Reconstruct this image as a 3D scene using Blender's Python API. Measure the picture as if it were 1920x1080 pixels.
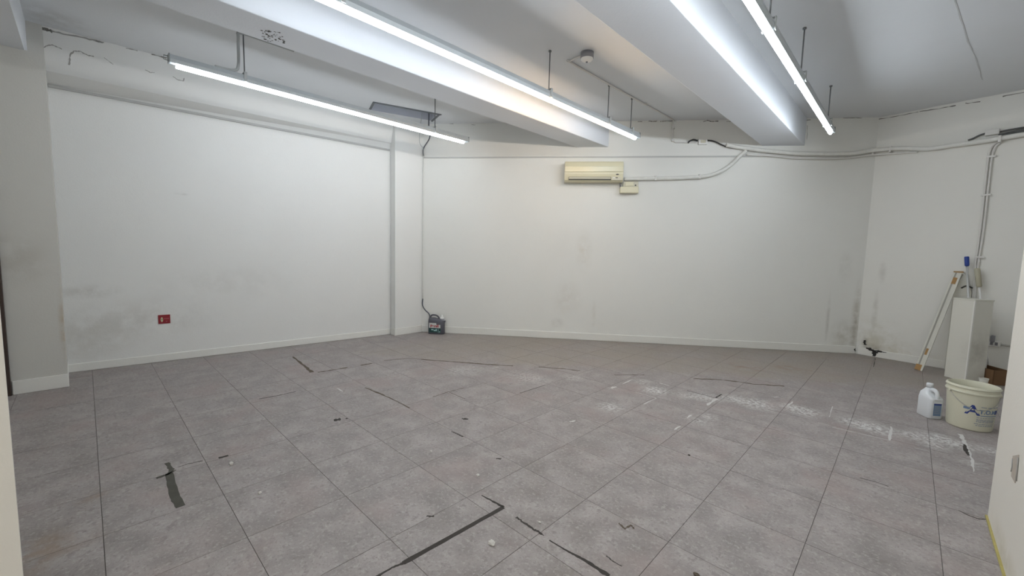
import bpy, bmesh, math, random
import numpy as np
from mathutils import Matrix, Vector
random.seed(7)
for o in list(bpy.data.objects): bpy.data.objects.remove(o)
SC = bpy.context.scene
COL = SC.collection

# ------------------------------------------------------------------ camera
# world: +Y runs along the ceiling beams, +X to their right, floor z = 0, metres
F, PITCH, ROLL, YAW, H = 772.0, math.radians(5.13), math.radians(1.40), math.radians(43.9), 1.311
_cp, _sp = math.cos(PITCH), math.sin(PITCH)
_c, _s = math.cos(ROLL), math.sin(ROLL)
_Q = np.array([[_c, -_s, 0], [_s, _c, 0], [0, 0, 1]])
_M = np.stack([_Q @ np.array([1, 0, 0.]), _Q @ np.array([0, -_sp, _cp]), _Q @ np.array([0, -_cp, -_sp])], 1)
_yc, _ys = math.cos(YAW), math.sin(YAW)
def _tow(d): return np.array([d[0]*_yc - d[1]*_ys, d[0]*_ys + d[1]*_yc, d[2]])
cam_d = bpy.data.cameras.new('camera'); cam = bpy.data.objects.new('camera', cam_d); COL.objects.link(cam)
cam_d.sensor_width = 36.0; cam_d.lens = F/1920*36.0; cam_d.clip_start = 0.02
_ax = [_tow(_M.T @ np.array(v, float)) for v in ((1, 0, 0), (0, -1, 0), (0, 0, -1))]
cam.matrix_world = Matrix([[_ax[0][i], _ax[1][i], _ax[2][i], (0, 0, H)[i]] for i in range(3)] + [[0, 0, 0, 1]])
SC.camera = cam

# ------------------------------------------------------------------ daylight and exposure
W = bpy.data.worlds.new('world'); SC.world = W; W.use_nodes = True
W.node_tree.nodes['Background'].inputs[0].default_value = (1.0, 0.97, 0.90, 1)
W.node_tree.nodes['Background'].inputs[1].default_value = 1.45
SC.view_settings.view_transform = 'Standard'; SC.view_settings.look = 'None'
SC.view_settings.gamma = 1.0; SC.view_settings.use_curve_mapping = False
SC.view_settings.exposure = 0.0
TUBE_COOL, TUBE_WARM, TUBE_POWER = (0.855, 0.925, 1.0), (1.0, 0.72, 0.45), 48.0

# ------------------------------------------------------------------ where a point of the photograph lies in the room
O = np.array([0, 0, H])
def ray(x, y): return _tow(_M.T @ np.array([(x-960)/F, (y-540)/F, 1.0]))
def on_z(x, y, z=0.0):
    d = ray(x, y); return O + d*(z-H)/d[2]
def on_wall(x, y, w, off=0.0):
    P, Q = np.array(w[0]), np.array(w[1]); t = (Q-P)/np.linalg.norm(Q-P); n = np.array([-t[1], t[0]])
    if n @ (P) > 0: n = -n                      # n points into the room
    d = ray(x, y); return O + d*((n @ P + off)/(n @ d[:2]))

# ------------------------------------------------------------------ materials
def newmat(name):
    m = bpy.data.materials.new(name); m.use_nodes = True
    return m, m.node_tree, m.node_tree.nodes['Principled BSDF']
def N(nt, t, **kw):
    n = nt.nodes.new(t)
    for k, v in kw.items(): setattr(n, k, v)
    return n
def math_n(nt, op, a, b=None, clamp=False):
    n = N(nt, 'ShaderNodeMath', operation=op, use_clamp=clamp)
    for i, v in enumerate((a, b)):
        if v is None: continue
        if isinstance(v, (int, float)): n.inputs[i].default_value = v
        else: nt.links.new(v, n.inputs[i])
    return n.outputs[0]
def mapr(nt, v, a, b, c=0.0, d=1.0):
    n = N(nt, 'ShaderNodeMapRange', interpolation_type='SMOOTHSTEP'); nt.links.new(v, n.inputs[0])
    for i, x in enumerate((a, b, c, d)): n.inputs[i+1].default_value = x
    return n.outputs[0]
def noise(nt, vec, scale, detail=4, rough=0.55, out=0):
    n = N(nt, 'ShaderNodeTexNoise'); n.inputs['Scale'].default_value = scale
    n.inputs['Detail'].default_value = detail; n.inputs['Roughness'].default_value = rough
    if vec is not None: nt.links.new(vec, n.inputs['Vector'])
    return n.outputs[out]
def mixc(nt, fac, a, b, blend='MIX'):
    n = N(nt, 'ShaderNodeMix', data_type='RGBA', blend_type=blend)
    if isinstance(fac, (int, float)): n.inputs[0].default_value = fac
    else: nt.links.new(fac, n.inputs[0])
    for i, v in ((6, a), (7, b)):
        if isinstance(v, tuple): n.inputs[i].default_value = (*v[:3], 1)
        else: nt.links.new(v, n.inputs[i])
    return n.outputs[2]
def blob(nt, pos, c, r):
    s = N(nt, 'ShaderNodeVectorMath', operation='SUBTRACT'); nt.links.new(pos, s.inputs[0]); s.inputs[1].default_value = tuple(map(float, c))
    d = N(nt, 'ShaderNodeVectorMath', operation='DIVIDE'); nt.links.new(s.outputs[0], d.inputs[0]); d.inputs[1].default_value = r
    l = N(nt, 'ShaderNodeVectorMath', operation='LENGTH'); nt.links.new(d.outputs[0], l.inputs[0])
    return mapr(nt, l.outputs['Value'], 1.0, 0.0)
def plain(name, col, rough=0.5, metal=0.0, var=0.06, vscale=9.0, bump=0.0, spec=0.5):
    m, nt, b = newmat(name)
    tc = N(nt, 'ShaderNodeTexCoord'); n = noise(nt, tc.outputs['Object'], vscale)
    lo = tuple(c*(1-var) for c in col); hi = tuple(min(1, c*(1+var)) for c in col)
    nt.links.new(mixc(nt, n, lo, hi), b.inputs['Base Color'])
    b.inputs['Roughness'].default_value = rough; b.inputs['Metallic'].default_value = metal
    b.inputs['Specular IOR Level'].default_value = spec
    if bump:
        bp = N(nt, 'ShaderNodeBump'); bp.inputs['Strength'].default_value = bump; bp.inputs['Distance'].default_value = 0.002
        nt.links.new(noise(nt, tc.outputs['Object'], 160), bp.inputs['Height']); nt.links.new(bp.outputs[0], b.inputs['Normal'])
    return m
def wall_paint(name, col, stains=(), rough=0.62, spec=0.3):
    """painted plaster; stains = (centre, radii, colour, strength, noise scale)"""
    m, nt, b = newmat(name)
    pos = N(nt, 'ShaderNodeNewGeometry').outputs['Position']
    n1 = noise(nt, pos, 1.3, 5, 0.6); n2 = noise(nt, pos, 14, 4)
    c = mixc(nt, n1, tuple(x*0.96 for x in col), tuple(min(1, x*1.03) for x in col))
    c = mixc(nt, mapr(nt, n2, 0.62, 0.8, 0, 0.10), c, tuple(x*0.8 for x in col))
    coarse = mapr(nt, noise(nt, pos, 4.5, 4, 0.65), 0.33, 0.66) if stains else None
    fine = mapr(nt, noise(nt, pos, 9, 4, 0.60), 0.22, 0.72) if stains else None
    for ce, r, sc, st, ns in stains:
        k = math_n(nt, 'MULTIPLY', blob(nt, pos, ce, r), fine if ns > 6 else coarse)
        c = mixc(nt, math_n(nt, 'MULTIPLY', k, st), c, sc)
    nt.links.new(c, b.inputs['Base Color']); b.inputs['Roughness'].default_value = rough
    b.inputs['Specular IOR Level'].default_value = spec
    bp = N(nt, 'ShaderNodeBump'); bp.inputs['Strength'].default_value = 0.25; bp.inputs['Distance'].default_value = 0.003
    h = math_n(nt, 'ADD', noise(nt, pos, 90, 3), math_n(nt, 'MULTIPLY', noise(nt, pos, 7, 3), 1.6))
    nt.links.new(h, bp.inputs['Height']); nt.links.new(bp.outputs[0], b.inputs['Normal'])
    return m
def emitter(name, col, power):
    m, nt, b = newmat(name)
    b.inputs['Base Color'].default_value = (0.9, 0.9, 0.9, 1)
    b.inputs['Emission Color'].default_value = (*col, 1); b.inputs['Emission Strength'].default_value = power
    return m

# ------------------------------------------------------------------ mesh helpers
class MB:
    """collects shapes into one mesh"""
    def __init__(self): self.v = []; self.f = []; self.sm = []
    def add(self, vs, fs, smooth=False):
        k = len(self.v); self.v += [tuple(map(float, p)) for p in vs]
        self.f += [tuple(i+k for i in f) for f in fs]; self.sm += [smooth]*len(fs); return self
    def box(self, a, b):
        (x0, y0, z0), (x1, y1, z1) = a, b
        return self.add([(x0,y0,z0),(x1,y0,z0),(x1,y1,z0),(x0,y1,z0),(x0,y0,z1),(x1,y0,z1),(x1,y1,z1),(x0,y1,z1)],
                        [(3,2,1,0),(4,5,6,7),(0,1,5,4),(1,2,6,5),(2,3,7,6),(3,0,4,7)])
    def prism(self, poly, z0, z1):
        n = len(poly)
        if sum(poly[i][0]*poly[(i+1)%n][1]-poly[(i+1)%n][0]*poly[i][1] for i in range(n)) < 0: poly = poly[::-1]
        return self.add([(p[0],p[1],z0) for p in poly]+[(p[0],p[1],z1) for p in poly],
                        [tuple(range(n-1,-1,-1)), tuple(range(n,2*n))]+[(i,(i+1)%n,n+(i+1)%n,n+i) for i in range(n)])
    def frame_box(self, o, ax, ay, az, a, b):
        """box in a local frame (origin o, unit axes)"""
        o, ax, ay, az = map(np.array, (o, ax, ay, az)); t = MB().box(a, b)
        return self.add([o+ax*p[0]+ay*p[1]+az*p[2] for p in t.v], t.f)
    def extrude(self, prof, o, ax, ay, az, l0, l1, smooth=False):
        """profile (y,z) pairs swept along ax from l0 to l1"""
        o, ax, ay, az = map(np.array, (o, ax, ay, az)); n = len(prof)
        vs = [o+ax*l+ay*p[0]+az*p[1] for l in (l0, l1) for p in prof]
        self.add(vs, [(i,(i+1)%n,n+(i+1)%n,n+i) for i in range(n)], smooth)
        k = len(self.v)-2*n; self.f += [tuple(k+i for i in range(n-1,-1,-1)), tuple(k+n+i for i in range(n))]; self.sm += [False]*2
        return self
    def tube(self, pts, r, seg=8, cap=True):
        pts = [np.array(p, float) for p in pts]; n = len(pts)
        rs = r if isinstance(r, (list, tuple)) else [r]*n
        k = len(self.v); up = np.array([0.13, 0.27, 0.95]); rings = []
        for i, p in enumerate(pts):
            t = pts[min(i+1, n-1)]-pts[max(i-1, 0)]; t = t/np.linalg.norm(t)
            a = np.cross(t, up)
            if np.linalg.norm(a) < 0.2: a = np.cross(t, np.array([1.0, 0.1, 0]))
            a /= np.linalg.norm(a); b = np.cross(t, a)
            rings += [p+rs[i]*(a*math.cos(2*math.pi*j/seg)+b*math.sin(2*math.pi*j/seg)) for j in range(seg)]
        fs = [(i*seg+j, i*seg+(j+1)%seg, (i+1)*seg+(j+1)%seg, (i+1)*seg+j) for i in range(n-1) for j in range(seg)]
        self.add(rings, fs, True)
        if cap: self.f += [tuple(k+j for j in range(seg-1,-1,-1)), tuple(k+(n-1)*seg+j for j in range(seg))]; self.sm += [False]*2
        return self
    def lathe(self, prof, c, seg=40, smooth=True):
        """profile (r,z) revolved about the vertical through c"""
        n = len(prof); vs = [(c[0]+r*math.cos(2*math.pi*j/seg), c[1]+r*math.sin(2*math.pi*j/seg), c[2]+z) for r, z in prof for j in range(seg)]
        return self.add(vs, [(i*seg+j, i*seg+(j+1)%seg, (i+1)*seg+(j+1)%seg, (i+1)*seg+j) for i in range(n-1) for j in range(seg)], smooth)
    def loft(self, rings, smooth=True, caps=True):
        n = len(rings[0]); k = len(self.v)
        self.add([p for r in rings for p in r], [(i*n+j, i*n+(j+1)%n, (i+1)*n+(j+1)%n, (i+1)*n+j) for i in range(len(rings)-1) for j in range(n)], smooth)
        if caps: self.f += [tuple(k+j for j in range(n-1,-1,-1)), tuple(k+(len(rings)-1)*n+j for j in range(n))]; self.sm += [False]*2
        return self
    def build(self, name, mat, parent=None, bevel=0.0, normals=True):
        me = bpy.data.meshes.new(name); me.from_pydata(self.v, [], self.f); me.update()
        if normals:
            bm = bmesh.new(); bm.from_mesh(me); bmesh.ops.recalc_face_normals(bm, faces=bm.faces); bm.to_mesh(me); bm.free()
        for p, s in zip(me.polygons, self.sm): p.use_smooth = s
        me.materials.append(mat)
        o = bpy.data.objects.new(name, me); COL.objects.link(o)
        if parent is not None: attach(o, parent)
        if bevel:
            b = o.modifiers.new('bevel', 'BEVEL'); b.width = bevel; b.segments = 2; b.limit_method = 'ANGLE'; b.angle_limit = 0.6
        return o
def attach(o, parent):
    o.parent = parent                            # meshes are drawn in world coordinates
    o.matrix_parent_inverse = parent.matrix_basis.inverted() if parent.parent is None else Matrix.Identity(4)
def tag(o, label, cat, group=None):
    o['label'] = label; o['category'] = cat
    if group: o['group'] = group
    return o
def struct(o, label=None):
    o['kind'] = 'structure'
    if label: o['label'] = label
    return o
def thing(name, label, cat, loc, group=None):
    o = bpy.data.objects.new(name, None); o.empty_display_size = 0.1; COL.objects.link(o)
    o.location = tuple(map(float, loc)); o.matrix_basis = Matrix.Translation(Vector(tuple(map(float, loc))))
    return tag(o, label, cat, group)
def text_mesh(body, size, place, name, mat, parent, bold=0.0):
    """flat lettering; place(u, v) turns text coordinates into a world point"""
    cu = bpy.data.curves.new(name, 'FONT'); cu.body = body; cu.size = size; cu.align_x = 'CENTER'; cu.align_y = 'CENTER'; cu.offset = bold
    t = bpy.data.objects.new('t', cu); COL.objects.link(t)
    me = bpy.data.meshes.new_from_object(t.evaluated_get(bpy.context.evaluated_depsgraph_get()))
    bpy.data.objects.remove(t)
    for v in me.vertices: v.co = Vector(tuple(map(float, place(v.co.x, v.co.y))))
    me.name = name; me.materials.clear(); me.materials.append(mat)
    o = bpy.data.objects.new(name, me); COL.objects.link(o)
    if parent is not None: attach(o, parent)
    return o
def smooth_path(pts, n=6):
    pts = [np.array(p, float) for p in pts]; out = []
    for i in range(len(pts)-1):
        p0, p1, p2, p3 = pts[max(i-1, 0)], pts[i], pts[i+1], pts[min(i+2, len(pts)-1)]
        for k in range(n):
            t = k/n; out.append(0.5*(2*p1+(p2-p0)*t+(2*p0-5*p1+4*p2-p3)*t*t+(3*p1-p0-3*p2+p3)*t**3))
    return out+[pts[-1]]
def ribbon(pts, w, nrm, name, mat, parent, jag=0.35, thick=0.0008, n=5, seed=1):
    """thin irregular strip lying on a surface with normal nrm"""
    rd = random.Random(seed); nrm = np.array(nrm, float); P = []
    pts = [np.array(p, float) for p in pts]
    for i in range(len(pts)-1):
        for k in range(n): P.append(pts[i]+(pts[i+1]-pts[i])*k/n)
    P.append(pts[-1]); m = len(P); L = []; R_ = []
    ws = w if isinstance(w, (list, tuple)) else [w]*len(pts)
    for i, p in enumerate(P):
        t = P[min(i+1, m-1)]-P[max(i-1, 0)]; t /= np.linalg.norm(t); b = np.cross(nrm, t)
        f = i/n; a = int(min(f, len(ws)-2)); ww = ws[a]+(ws[a+1]-ws[a])*(f-a)
        L.append(p+b*ww/2*(1+jag*rd.uniform(-1, 1))); R_.append(p-b*ww/2*(1+jag*rd.uniform(-1, 1)))
    mb = MB(); rings = [[l-nrm*0.0, l+nrm*thick, r+nrm*thick, r-nrm*0.0] for l, r in zip(L, R_)]
    mb.loft(rings, smooth=False)
    return mb.build(name, mat, parent)

# ------------------------------------------------------------------ the plan of the room
ZC = 3.20
LW = ((-5.93, -0.18), (-5.615, 3.46))          # left wall
UB = ((-5.70, -0.20), (-5.50, 3.46))           # face of the shallow beam above it
BW = ((-5.585, 3.603), (-0.45, 7.43))          # back wall
RW = ((-0.45, 7.43), (2.4, 6.89))              # right wall
def unit(w): d = np.array(w[1])-np.array(w[0]); return d/np.linalg.norm(d)
tB = unit(BW); nB = np.array([tB[1], -tB[0]])   # into the room
tR = unit(RW); nR = np.array([tR[1], -tR[0]])
tL = unit(LW); nL = np.array([tL[1], -tL[0]])
def v3(p, z): return np.array([p[0], p[1], z])

# ------------------------------------------------------------------ surface materials
WHITE = (0.81, 0.81, 0.77)
def bw(x, y): return on_wall(x, y, BW)
def rw(x, y): return on_wall(x, y, RW)
def lw(x, y): return on_wall(x, y, LW)
DIRT = (0.33, 0.30, 0.25)
m_back = wall_paint('white_paint_back', WHITE, [
    (bw(1095, 470), (0.16, 0.16, 0.42), (0.62, 0.57, 0.48), 0.40, 9), (bw(1065, 560), (0.28, 0.28, 0.36), (0.60, 0.55, 0.48), 0.35, 7),
    (bw(1045, 605), (0.14, 0.14, 0.10), (0.45, 0.42, 0.38), 0.35, 12), (bw(1113, 590), (0.05, 0.05, 0.25), (0.6, 0.58, 0.5), 0.4, 12),
    (bw(1552, 600), (0.035, 0.035, 0.5), (0.42, 0.41, 0.36), 0.55, 10), (bw(1580, 630), (0.22, 0.22, 0.32), (0.46, 0.44, 0.36), 0.55, 8),
    (bw(1603, 610), (0.08, 0.08, 0.75), (0.40, 0.37, 0.30), 0.75, 7), (bw(1585, 500), (0.12, 0.12, 0.3), (0.5, 0.49, 0.45), 0.30, 9)])
m_right = wall_paint('white_paint_right', (0.79, 0.785, 0.74), [
    (rw(1638, 655), (0.16, 0.16, 0.10), (0.05, 0.045, 0.04), 0.95, 16), (rw(1622, 640), (0.05, 0.05, 0.10), (0.10, 0.09, 0.08), 0.85, 14),
    (rw(1640, 590), (0.045, 0.045, 0.42), (0.44, 0.42, 0.36), 0.55, 9), (rw(1655, 510), (0.06, 0.06, 0.20), (0.48, 0.46, 0.42), 0.50, 9),
    (rw(1640, 640), (0.45, 0.45, 0.42), (0.52, 0.49, 0.38), 0.60, 4), (rw(1690, 665), (0.5, 0.5, 0.2), (0.55, 0.50, 0.38), 0.55, 5)])
m_left = wall_paint('white_paint_left', (0.79, 0.79, 0.765), [
    (lw(170, 547), (0.30, 0.30, 0.10), DIRT, 0.45, 5), (lw(260, 600), (0.9, 0.9, 0.32), (0.50, 0.48, 0.44), 0.42, 3),
    (lw(160, 640), (0.5, 0.5, 0.35), (0.52, 0.49, 0.43), 0.40, 4), (lw(341, 364), (0.09, 0.09, 0.02), (0.45, 0.44, 0.42), 0.5, 14),
    (lw(420, 530), (1.0, 1.0, 0.30), (0.58, 0.57, 0.53), 0.25, 3)])
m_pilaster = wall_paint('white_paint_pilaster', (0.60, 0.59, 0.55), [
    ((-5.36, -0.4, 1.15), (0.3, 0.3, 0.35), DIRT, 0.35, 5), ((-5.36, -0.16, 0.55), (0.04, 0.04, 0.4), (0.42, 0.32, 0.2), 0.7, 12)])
m_ceil = wall_paint('white_paint_ceiling', (0.735, 0.755, 0.775), [((-5.45, -0.1, 3.2), (0.35, 0.35, 0.1), (0.3, 0.29, 0.26), 0.4, 6)])
m_beam = wall_paint('white_paint_beam', (0.745, 0.775, 0.815))
m_part = wall_paint('cream_paint_partition', (0.76, 0.73, 0.66), [((0.39, 2.7, 0.05), (0.1, 0.5, 0.1), (0.45, 0.40, 0.25), 0.5, 9)])
m_base = wall_paint('white_gloss_baseboard', (0.80, 0.795, 0.75), rough=0.4, spec=0.45)
m_trim = plain('underside_shade_trim', (0.52, 0.52, 0.50), 0.5)  # rails greyed all over to paint in the shade of their underside
m_crack = plain('dark_crack', (0.10, 0.095, 0.085), 0.9)
m_crack2 = plain('grey_crack', (0.36, 0.35, 0.33), 0.9)
m_crack15 = plain('brown_crack', (0.20, 0.19, 0.17), 0.9)
m_crack3 = plain('pale_crack', (0.56, 0.57, 0.57), 0.9)
m_soot = plain('black_soot', (0.03, 0.028, 0.026), 0.9)

def floor_material():
    m, nt, b = newmat('grey_vinyl_tile')
    pos = N(nt, 'ShaderNodeNewGeometry').outputs['Position']
    rnd = N(nt, 'ShaderNodeObjectInfo').outputs['Random']
    off = N(nt, 'ShaderNodeVectorMath', operation='MULTIPLY_ADD')      # every tile shows its own piece of the print
    cmb = N(nt, 'ShaderNodeCombineXYZ'); nt.links.new(rnd, cmb.inputs[0]); nt.links.new(rnd, cmb.inputs[1])
    nt.links.new(cmb.outputs[0], off.inputs[0]); off.inputs[1].default_value = (3.7, 9.1, 0); nt.links.new(pos, off.inputs[2])
    p2 = off.outputs[0]
    a = noise(nt, p2, 6.0, 5, 0.66); bb = noise(nt, p2, 24, 4, 0.7); cc = noise(nt, p2, 90, 3)
    c = mixc(nt, mapr(nt, a, 0.32, 0.70), (0.255, 0.228, 0.218), (0.400, 0.364, 0.350))
    c = mixc(nt, mapr(nt, bb, 0.50, 0.68, 0, 0.55), c, (0.190, 0.168, 0.160))
    c = mixc(nt, mapr(nt, noise(nt, p2, 48, 4, 0.72), 0.50, 0.34, 0, 0.50), c, (0.50, 0.465, 0.445))
    c = mixc(nt, mapr(nt, cc, 0.54, 0.70, 0, 0.50), c, (0.165, 0.145, 0.138))
    c = mixc(nt, mapr(nt, noise(nt, pos, 2.3, 3), 0.48, 0.72, 0, 0.40), c, (0.34, 0.262, 0.245))
    c = mixc(nt, math_n(nt, 'MULTIPLY', rnd, 0.06), c, (0.22, 0.20, 0.19))
    # brownish dirt on the strip that once lay behind a partition
    dp = N(nt, 'ShaderNodeVectorMath', operation='DOT_PRODUCT'); nt.links.new(pos, dp.inputs[0]); dp.inputs[1].default_value = (-nB[0], -nB[1], 0)
    e = on_z(960, 685)[:2]; d0 = float(-(nB @ e))
    k = math_n(nt, 'ADD', dp.outputs['Value'], math_n(nt, 'MULTIPLY', math_n(nt, 'SUBTRACT', noise(nt, pos, 2.2, 4), 0.5), 0.5))
    k = mapr(nt, k, d0-0.02, d0+0.22)
    xr = N(nt, 'ShaderNodeSeparateXYZ'); nt.links.new(pos, xr.inputs[0])
    k = math_n(nt, 'MULTIPLY', k, mapr(nt, xr.outputs[0], -5.2, -4.4))
    k = math_n(nt, 'MULTIPLY', k, mapr(nt, noise(nt, pos, 1.7, 4), 0.30, 0.62, 0.35, 0.9))
    c = mixc(nt, math_n(nt, 'MULTIPLY', k, 0.62), c, (0.315, 0.275, 0.220))
    # rusty wear here and there
    for q, r in (((1400, 690), 0.35), ((60, 1040), 0.3), ((175, 930), 0.10), ((1480, 690), 0.3)):
        kk = math_n(nt, 'MULTIPLY', blob(nt, pos, on_z(*q), (r, r, 1)), mapr(nt, noise(nt, pos, 9, 5), 0.38, 0.65))
        c = mixc(nt, math_n(nt, 'MULTIPLY', kk, 0.6), c, (0.27, 0.19, 0.13))
    # plaster dust left in patches
    fine = mapr(nt, noise(nt, pos, 34, 5, 0.7), 0.43, 0.58)
    for q, r, st in (((1228, 732), .20, 1.0), ((1205, 716), .14, .6), ((1325, 745), .20, .75), ((1288, 742), .16, .55), ((1375, 748), .16, .9), ((1418, 757), .24, .95),
                     ((1505, 770), .20, 1.1), ((1480, 762), .12, .8), ((1600, 792), .17, .9), ((1640, 803), .20, 1.1), ((1718, 818), .16, 1.0), ((1762, 822), .16, 1.1), ((1800, 835), .15, 1.0), ((1752, 835), .12, .8),
                     ((1858, 845), .13, .9), ((1145, 763), .16, .8), ((1075, 708), .16, .45), ((870, 694), .3, .5), ((980, 706), .3, .4), ((1310, 790), .12, .5), ((1005, 712), .2, .4), ((740, 700), .3, .25), ((1330, 782), .10, .6), ((1825, 870), .10, .6)):
        kk = math_n(nt, 'MULTIPLY', math_n(nt, 'MULTIPLY', blob(nt, pos, on_z(*q), (r, r, 1)), fine), st, clamp=True)
        c = mixc(nt, kk, c, (0.66, 0.66, 0.64))
    # scattered specks
    vo = N(nt, 'ShaderNodeTexVoronoi'); vo.inputs['Scale'].default_value = 4.0; nt.links.new(pos, vo.inputs['Vector'])
    sep = N(nt, 'ShaderNodeSeparateColor'); nt.links.new(vo.outputs['Color'], sep.inputs[0])
    rad = math_n(nt, 'MULTIPLY', mapr(nt, sep.outputs[0], 0.62, 1.0), 0.020)
    sp = math_n(nt, 'LESS_THAN', vo.outputs['Distance'], rad)
    c = mixc(nt, math_n(nt, 'MULTIPLY', sp, 0.75), c, (0.06, 0.05, 0.045))
    nt.links.new(c, b.inputs['Base Color'])
    nt.links.new(mapr(nt, a, 0.3, 0.7, 0.42, 0.62), b.inputs['Roughness']); b.inputs['Specular IOR Level'].default_value = 0.35
    bp = N(nt, 'ShaderNodeBump'); bp.inputs['Strength'].default_value = 0.12; bp.inputs['Distance'].default_value = 0.002
    nt.links.new(bb, bp.inputs['Height']); nt.links.new(bp.outputs[0], b.inputs['Normal'])
    return m
m_tile = floor_material()
m_screed = plain('dark_screed', (0.135, 0.122, 0.112), 0.9, var=0.25)

# ------------------------------------------------------------------ floor with its tiles
floor = struct(MB().prism([(-6.6, -3.0), (2.8, -3.0), (2.8, 8.0), (-6.6, 8.0)], -0.12, -0.003).build('floor', m_screed), 'grey vinyl tiled floor, scuffed and dusted with white plaster')
def clip(poly, P, n):
    out = []
    for i in range(len(poly)):
        a, b = np.array(poly[i]), np.array(poly[(i+1) % len(poly)]); da, db = n @ (a-P), n @ (b-P)
        if da >= 0: out.append(tuple(a))
        if (da >= 0) != (db >= 0): out.append(tuple(a+(b-a)*da/(da-db)))
    return out
T, GAP, X0, Y0 = 0.45, 0.0024, -0.696, 0.899
full = MB().box((-(T-GAP)/2, -(T-GAP)/2, -0.003), ((T-GAP)/2, (T-GAP)/2, 0)).build('tile', m_tile, floor)
tile_mesh = full.data; first = True
clips = [(np.array(LW[0]), nL), (np.array(BW[0]), nB), (np.array(RW[0]), nR)]
for i in range(-13, 5):
    for j in range(-4, 16):
        cx, cy = X0+T*(i+0.5), Y0+T*(j+0.5)
        if cx > 1.1: continue
        sq = [(cx-(T-GAP)/2, cy-(T-GAP)/2), (cx+(T-GAP)/2, cy-(T-GAP)/2), (cx+(T-GAP)/2, cy+(T-GAP)/2), (cx-(T-GAP)/2, cy+(T-GAP)/2)]
        if cy < -0.75 or (cx > 0.35 and cy < 2.4) or (cy < 0 and cx > -1.2) or math.hypot(cx, cy) < 1.1: continue
        pl = sq
        for P, n in clips: pl = clip(pl, P, n) if pl else pl
        if len(pl) < 3: continue
        if len(pl) == 4 and all(abs(a[0]-b[0])+abs(a[1]-b[1]) < 1e-9 for a, b in zip(pl, sq)):
            if first: o = full; first = False
            else:
                o = full.copy(); COL.objects.link(o)
            o.location = (cx, cy, 0)
        else:
            o = MB().prism(pl, -0.003, 0).build('tile', m_tile, floor)
# the rest of the floor, out of the picture, is the same vinyl
MB().prism([(-6.4, -2.9), (2.7, -2.9), (2.7, -0.7), (-6.4, -0.7)], -0.003, 0).build('vinyl_sheet', m_tile, floor)
MB().prism([(-1.0, -0.69), (0.38, -0.69), (0.38, 0.0), (-1.0, 0.0)], -0.003, -0.0005).build('vinyl_sheet', m_tile, floor)
MB().prism([(1.2, 0), (2.4, 0), (2.4, 6.8), (1.2, 6.8)], -0.003, 0).build('vinyl_sheet', m_tile, floor)

# ------------------------------------------------------------------ walls, ceiling, beams
def wall(name, w, z0, z1, thick, mat, label):
    P, Q = np.array(w[0]), np.array(w[1]); t = (Q-P)/np.linalg.norm(Q-P); n = np.array([-t[1], t[0]])
    if n @ P < 0: n = -n
    return struct(MB().prism([P, Q, Q+n*thick, P+n*thick], z0, z1).build(name, mat), label)
wl = wall('wall_left', LW, -0.003, ZC, 0.2, m_left, 'long white left wall with grey smudges')
wb = wall('wall_back', BW, -0.003, ZC, 0.2, m_back, 'white back wall below the beam ends')
wr = wall('wall_right', RW, -0.003, ZC, 0.2, m_right, 'white right wall with black soot at the corner')
# far corner column and left pilaster
pil = MB().prism([(-5.625, 3.20), (-5.497, 3.20), (-5.497, BW[0][1]+(-5.497-BW[0][0])*(tB[1]/tB[0])), (-5.60, 3.60)], -0.003, ZC).build('column', m_left, wl)
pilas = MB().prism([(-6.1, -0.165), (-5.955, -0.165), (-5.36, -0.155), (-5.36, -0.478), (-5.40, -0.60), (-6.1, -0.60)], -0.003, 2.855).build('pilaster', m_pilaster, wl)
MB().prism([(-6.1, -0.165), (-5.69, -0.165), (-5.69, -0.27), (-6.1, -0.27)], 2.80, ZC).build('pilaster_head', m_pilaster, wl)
MB().prism([(-5.955, -0.164), (-5.357, -0.150), (-5.345, -0.150), (-5.345, -0.474), (-5.362, -0.479), (-5.362, -0.168)], 0.0, 0.118).build('pilaster_base', m_base, wl, bevel=0.004)
UBB = ((-5.79, -0.20), (-5.59, 3.46))         # its lower edge
ubv = [(*UBB[0], 2.842), (*UBB[1], 2.842), (*UB[1], ZC), (*UB[0], ZC), (LW[0][0]+0.001, -0.2, 2.758), (LW[1][0]+0.001, 3.46, 2.758), (LW[1][0]-0.05, 3.46, ZC), (LW[0][0]-0.05, -0.2, ZC)]
MB().add(ubv, [(0,1,2,3),(4,5,1,0),(3,2,6,7),(4,7,6,5),(0,3,7,4),(1,5,6,2)]).build('upper_beam', m_left, wl)
_up0, _up1, _up2 = map(np.array, (ubv[0], ubv[1], ubv[2])); nU = np.cross(_up1-_up0, _up2-_up0); nU /= np.linalg.norm(nU); nU = nU*np.sign(nU[0])
def on_ub(x, y, off=0.0015):
    d = ray(x, y); return O+d*((nU @ (_up0-O)+off)/(nU @ d))

# ceiling with a hole for the access hatch
h1, h2 = np.array([-5.193, 2.73]), np.array([-4.931, 3.547])
hd = (h2-h1)/np.linalg.norm(h2-h1); hn = np.array([-hd[1], hd[0]])
hatch = [h1, h2, h2+hn*0.345, h1+hn*0.345]
outer = [(-6.6, -3.0), (2.8, -3.0), (2.8, 8.0), (-6.6, 8.0)]
bm = bmesh.new()
ov = [bm.verts.new((p[0], p[1], ZC)) for p in outer]; hv = [bm.verts.new((p[0], p[1], ZC)) for p in hatch]
es = [bm.edges.new((L[i], L[(i+1) % 4])) for L in (ov, hv) for i in range(4)]
bmesh.ops.triangle_fill(bm, edges=es, use_beauty=True)
for f in bm.faces:
    if f.normal.z > 0: f.normal_flip()
g = bmesh.ops.extrude_face_region(bm, geom=list(bm.faces))
for e in g['geom']:
    if isinstance(e, bmesh.types.BMVert): e.co.z = ZC+0.22
bmesh.ops.recalc_face_normals(bm, faces=bm.faces)
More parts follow.
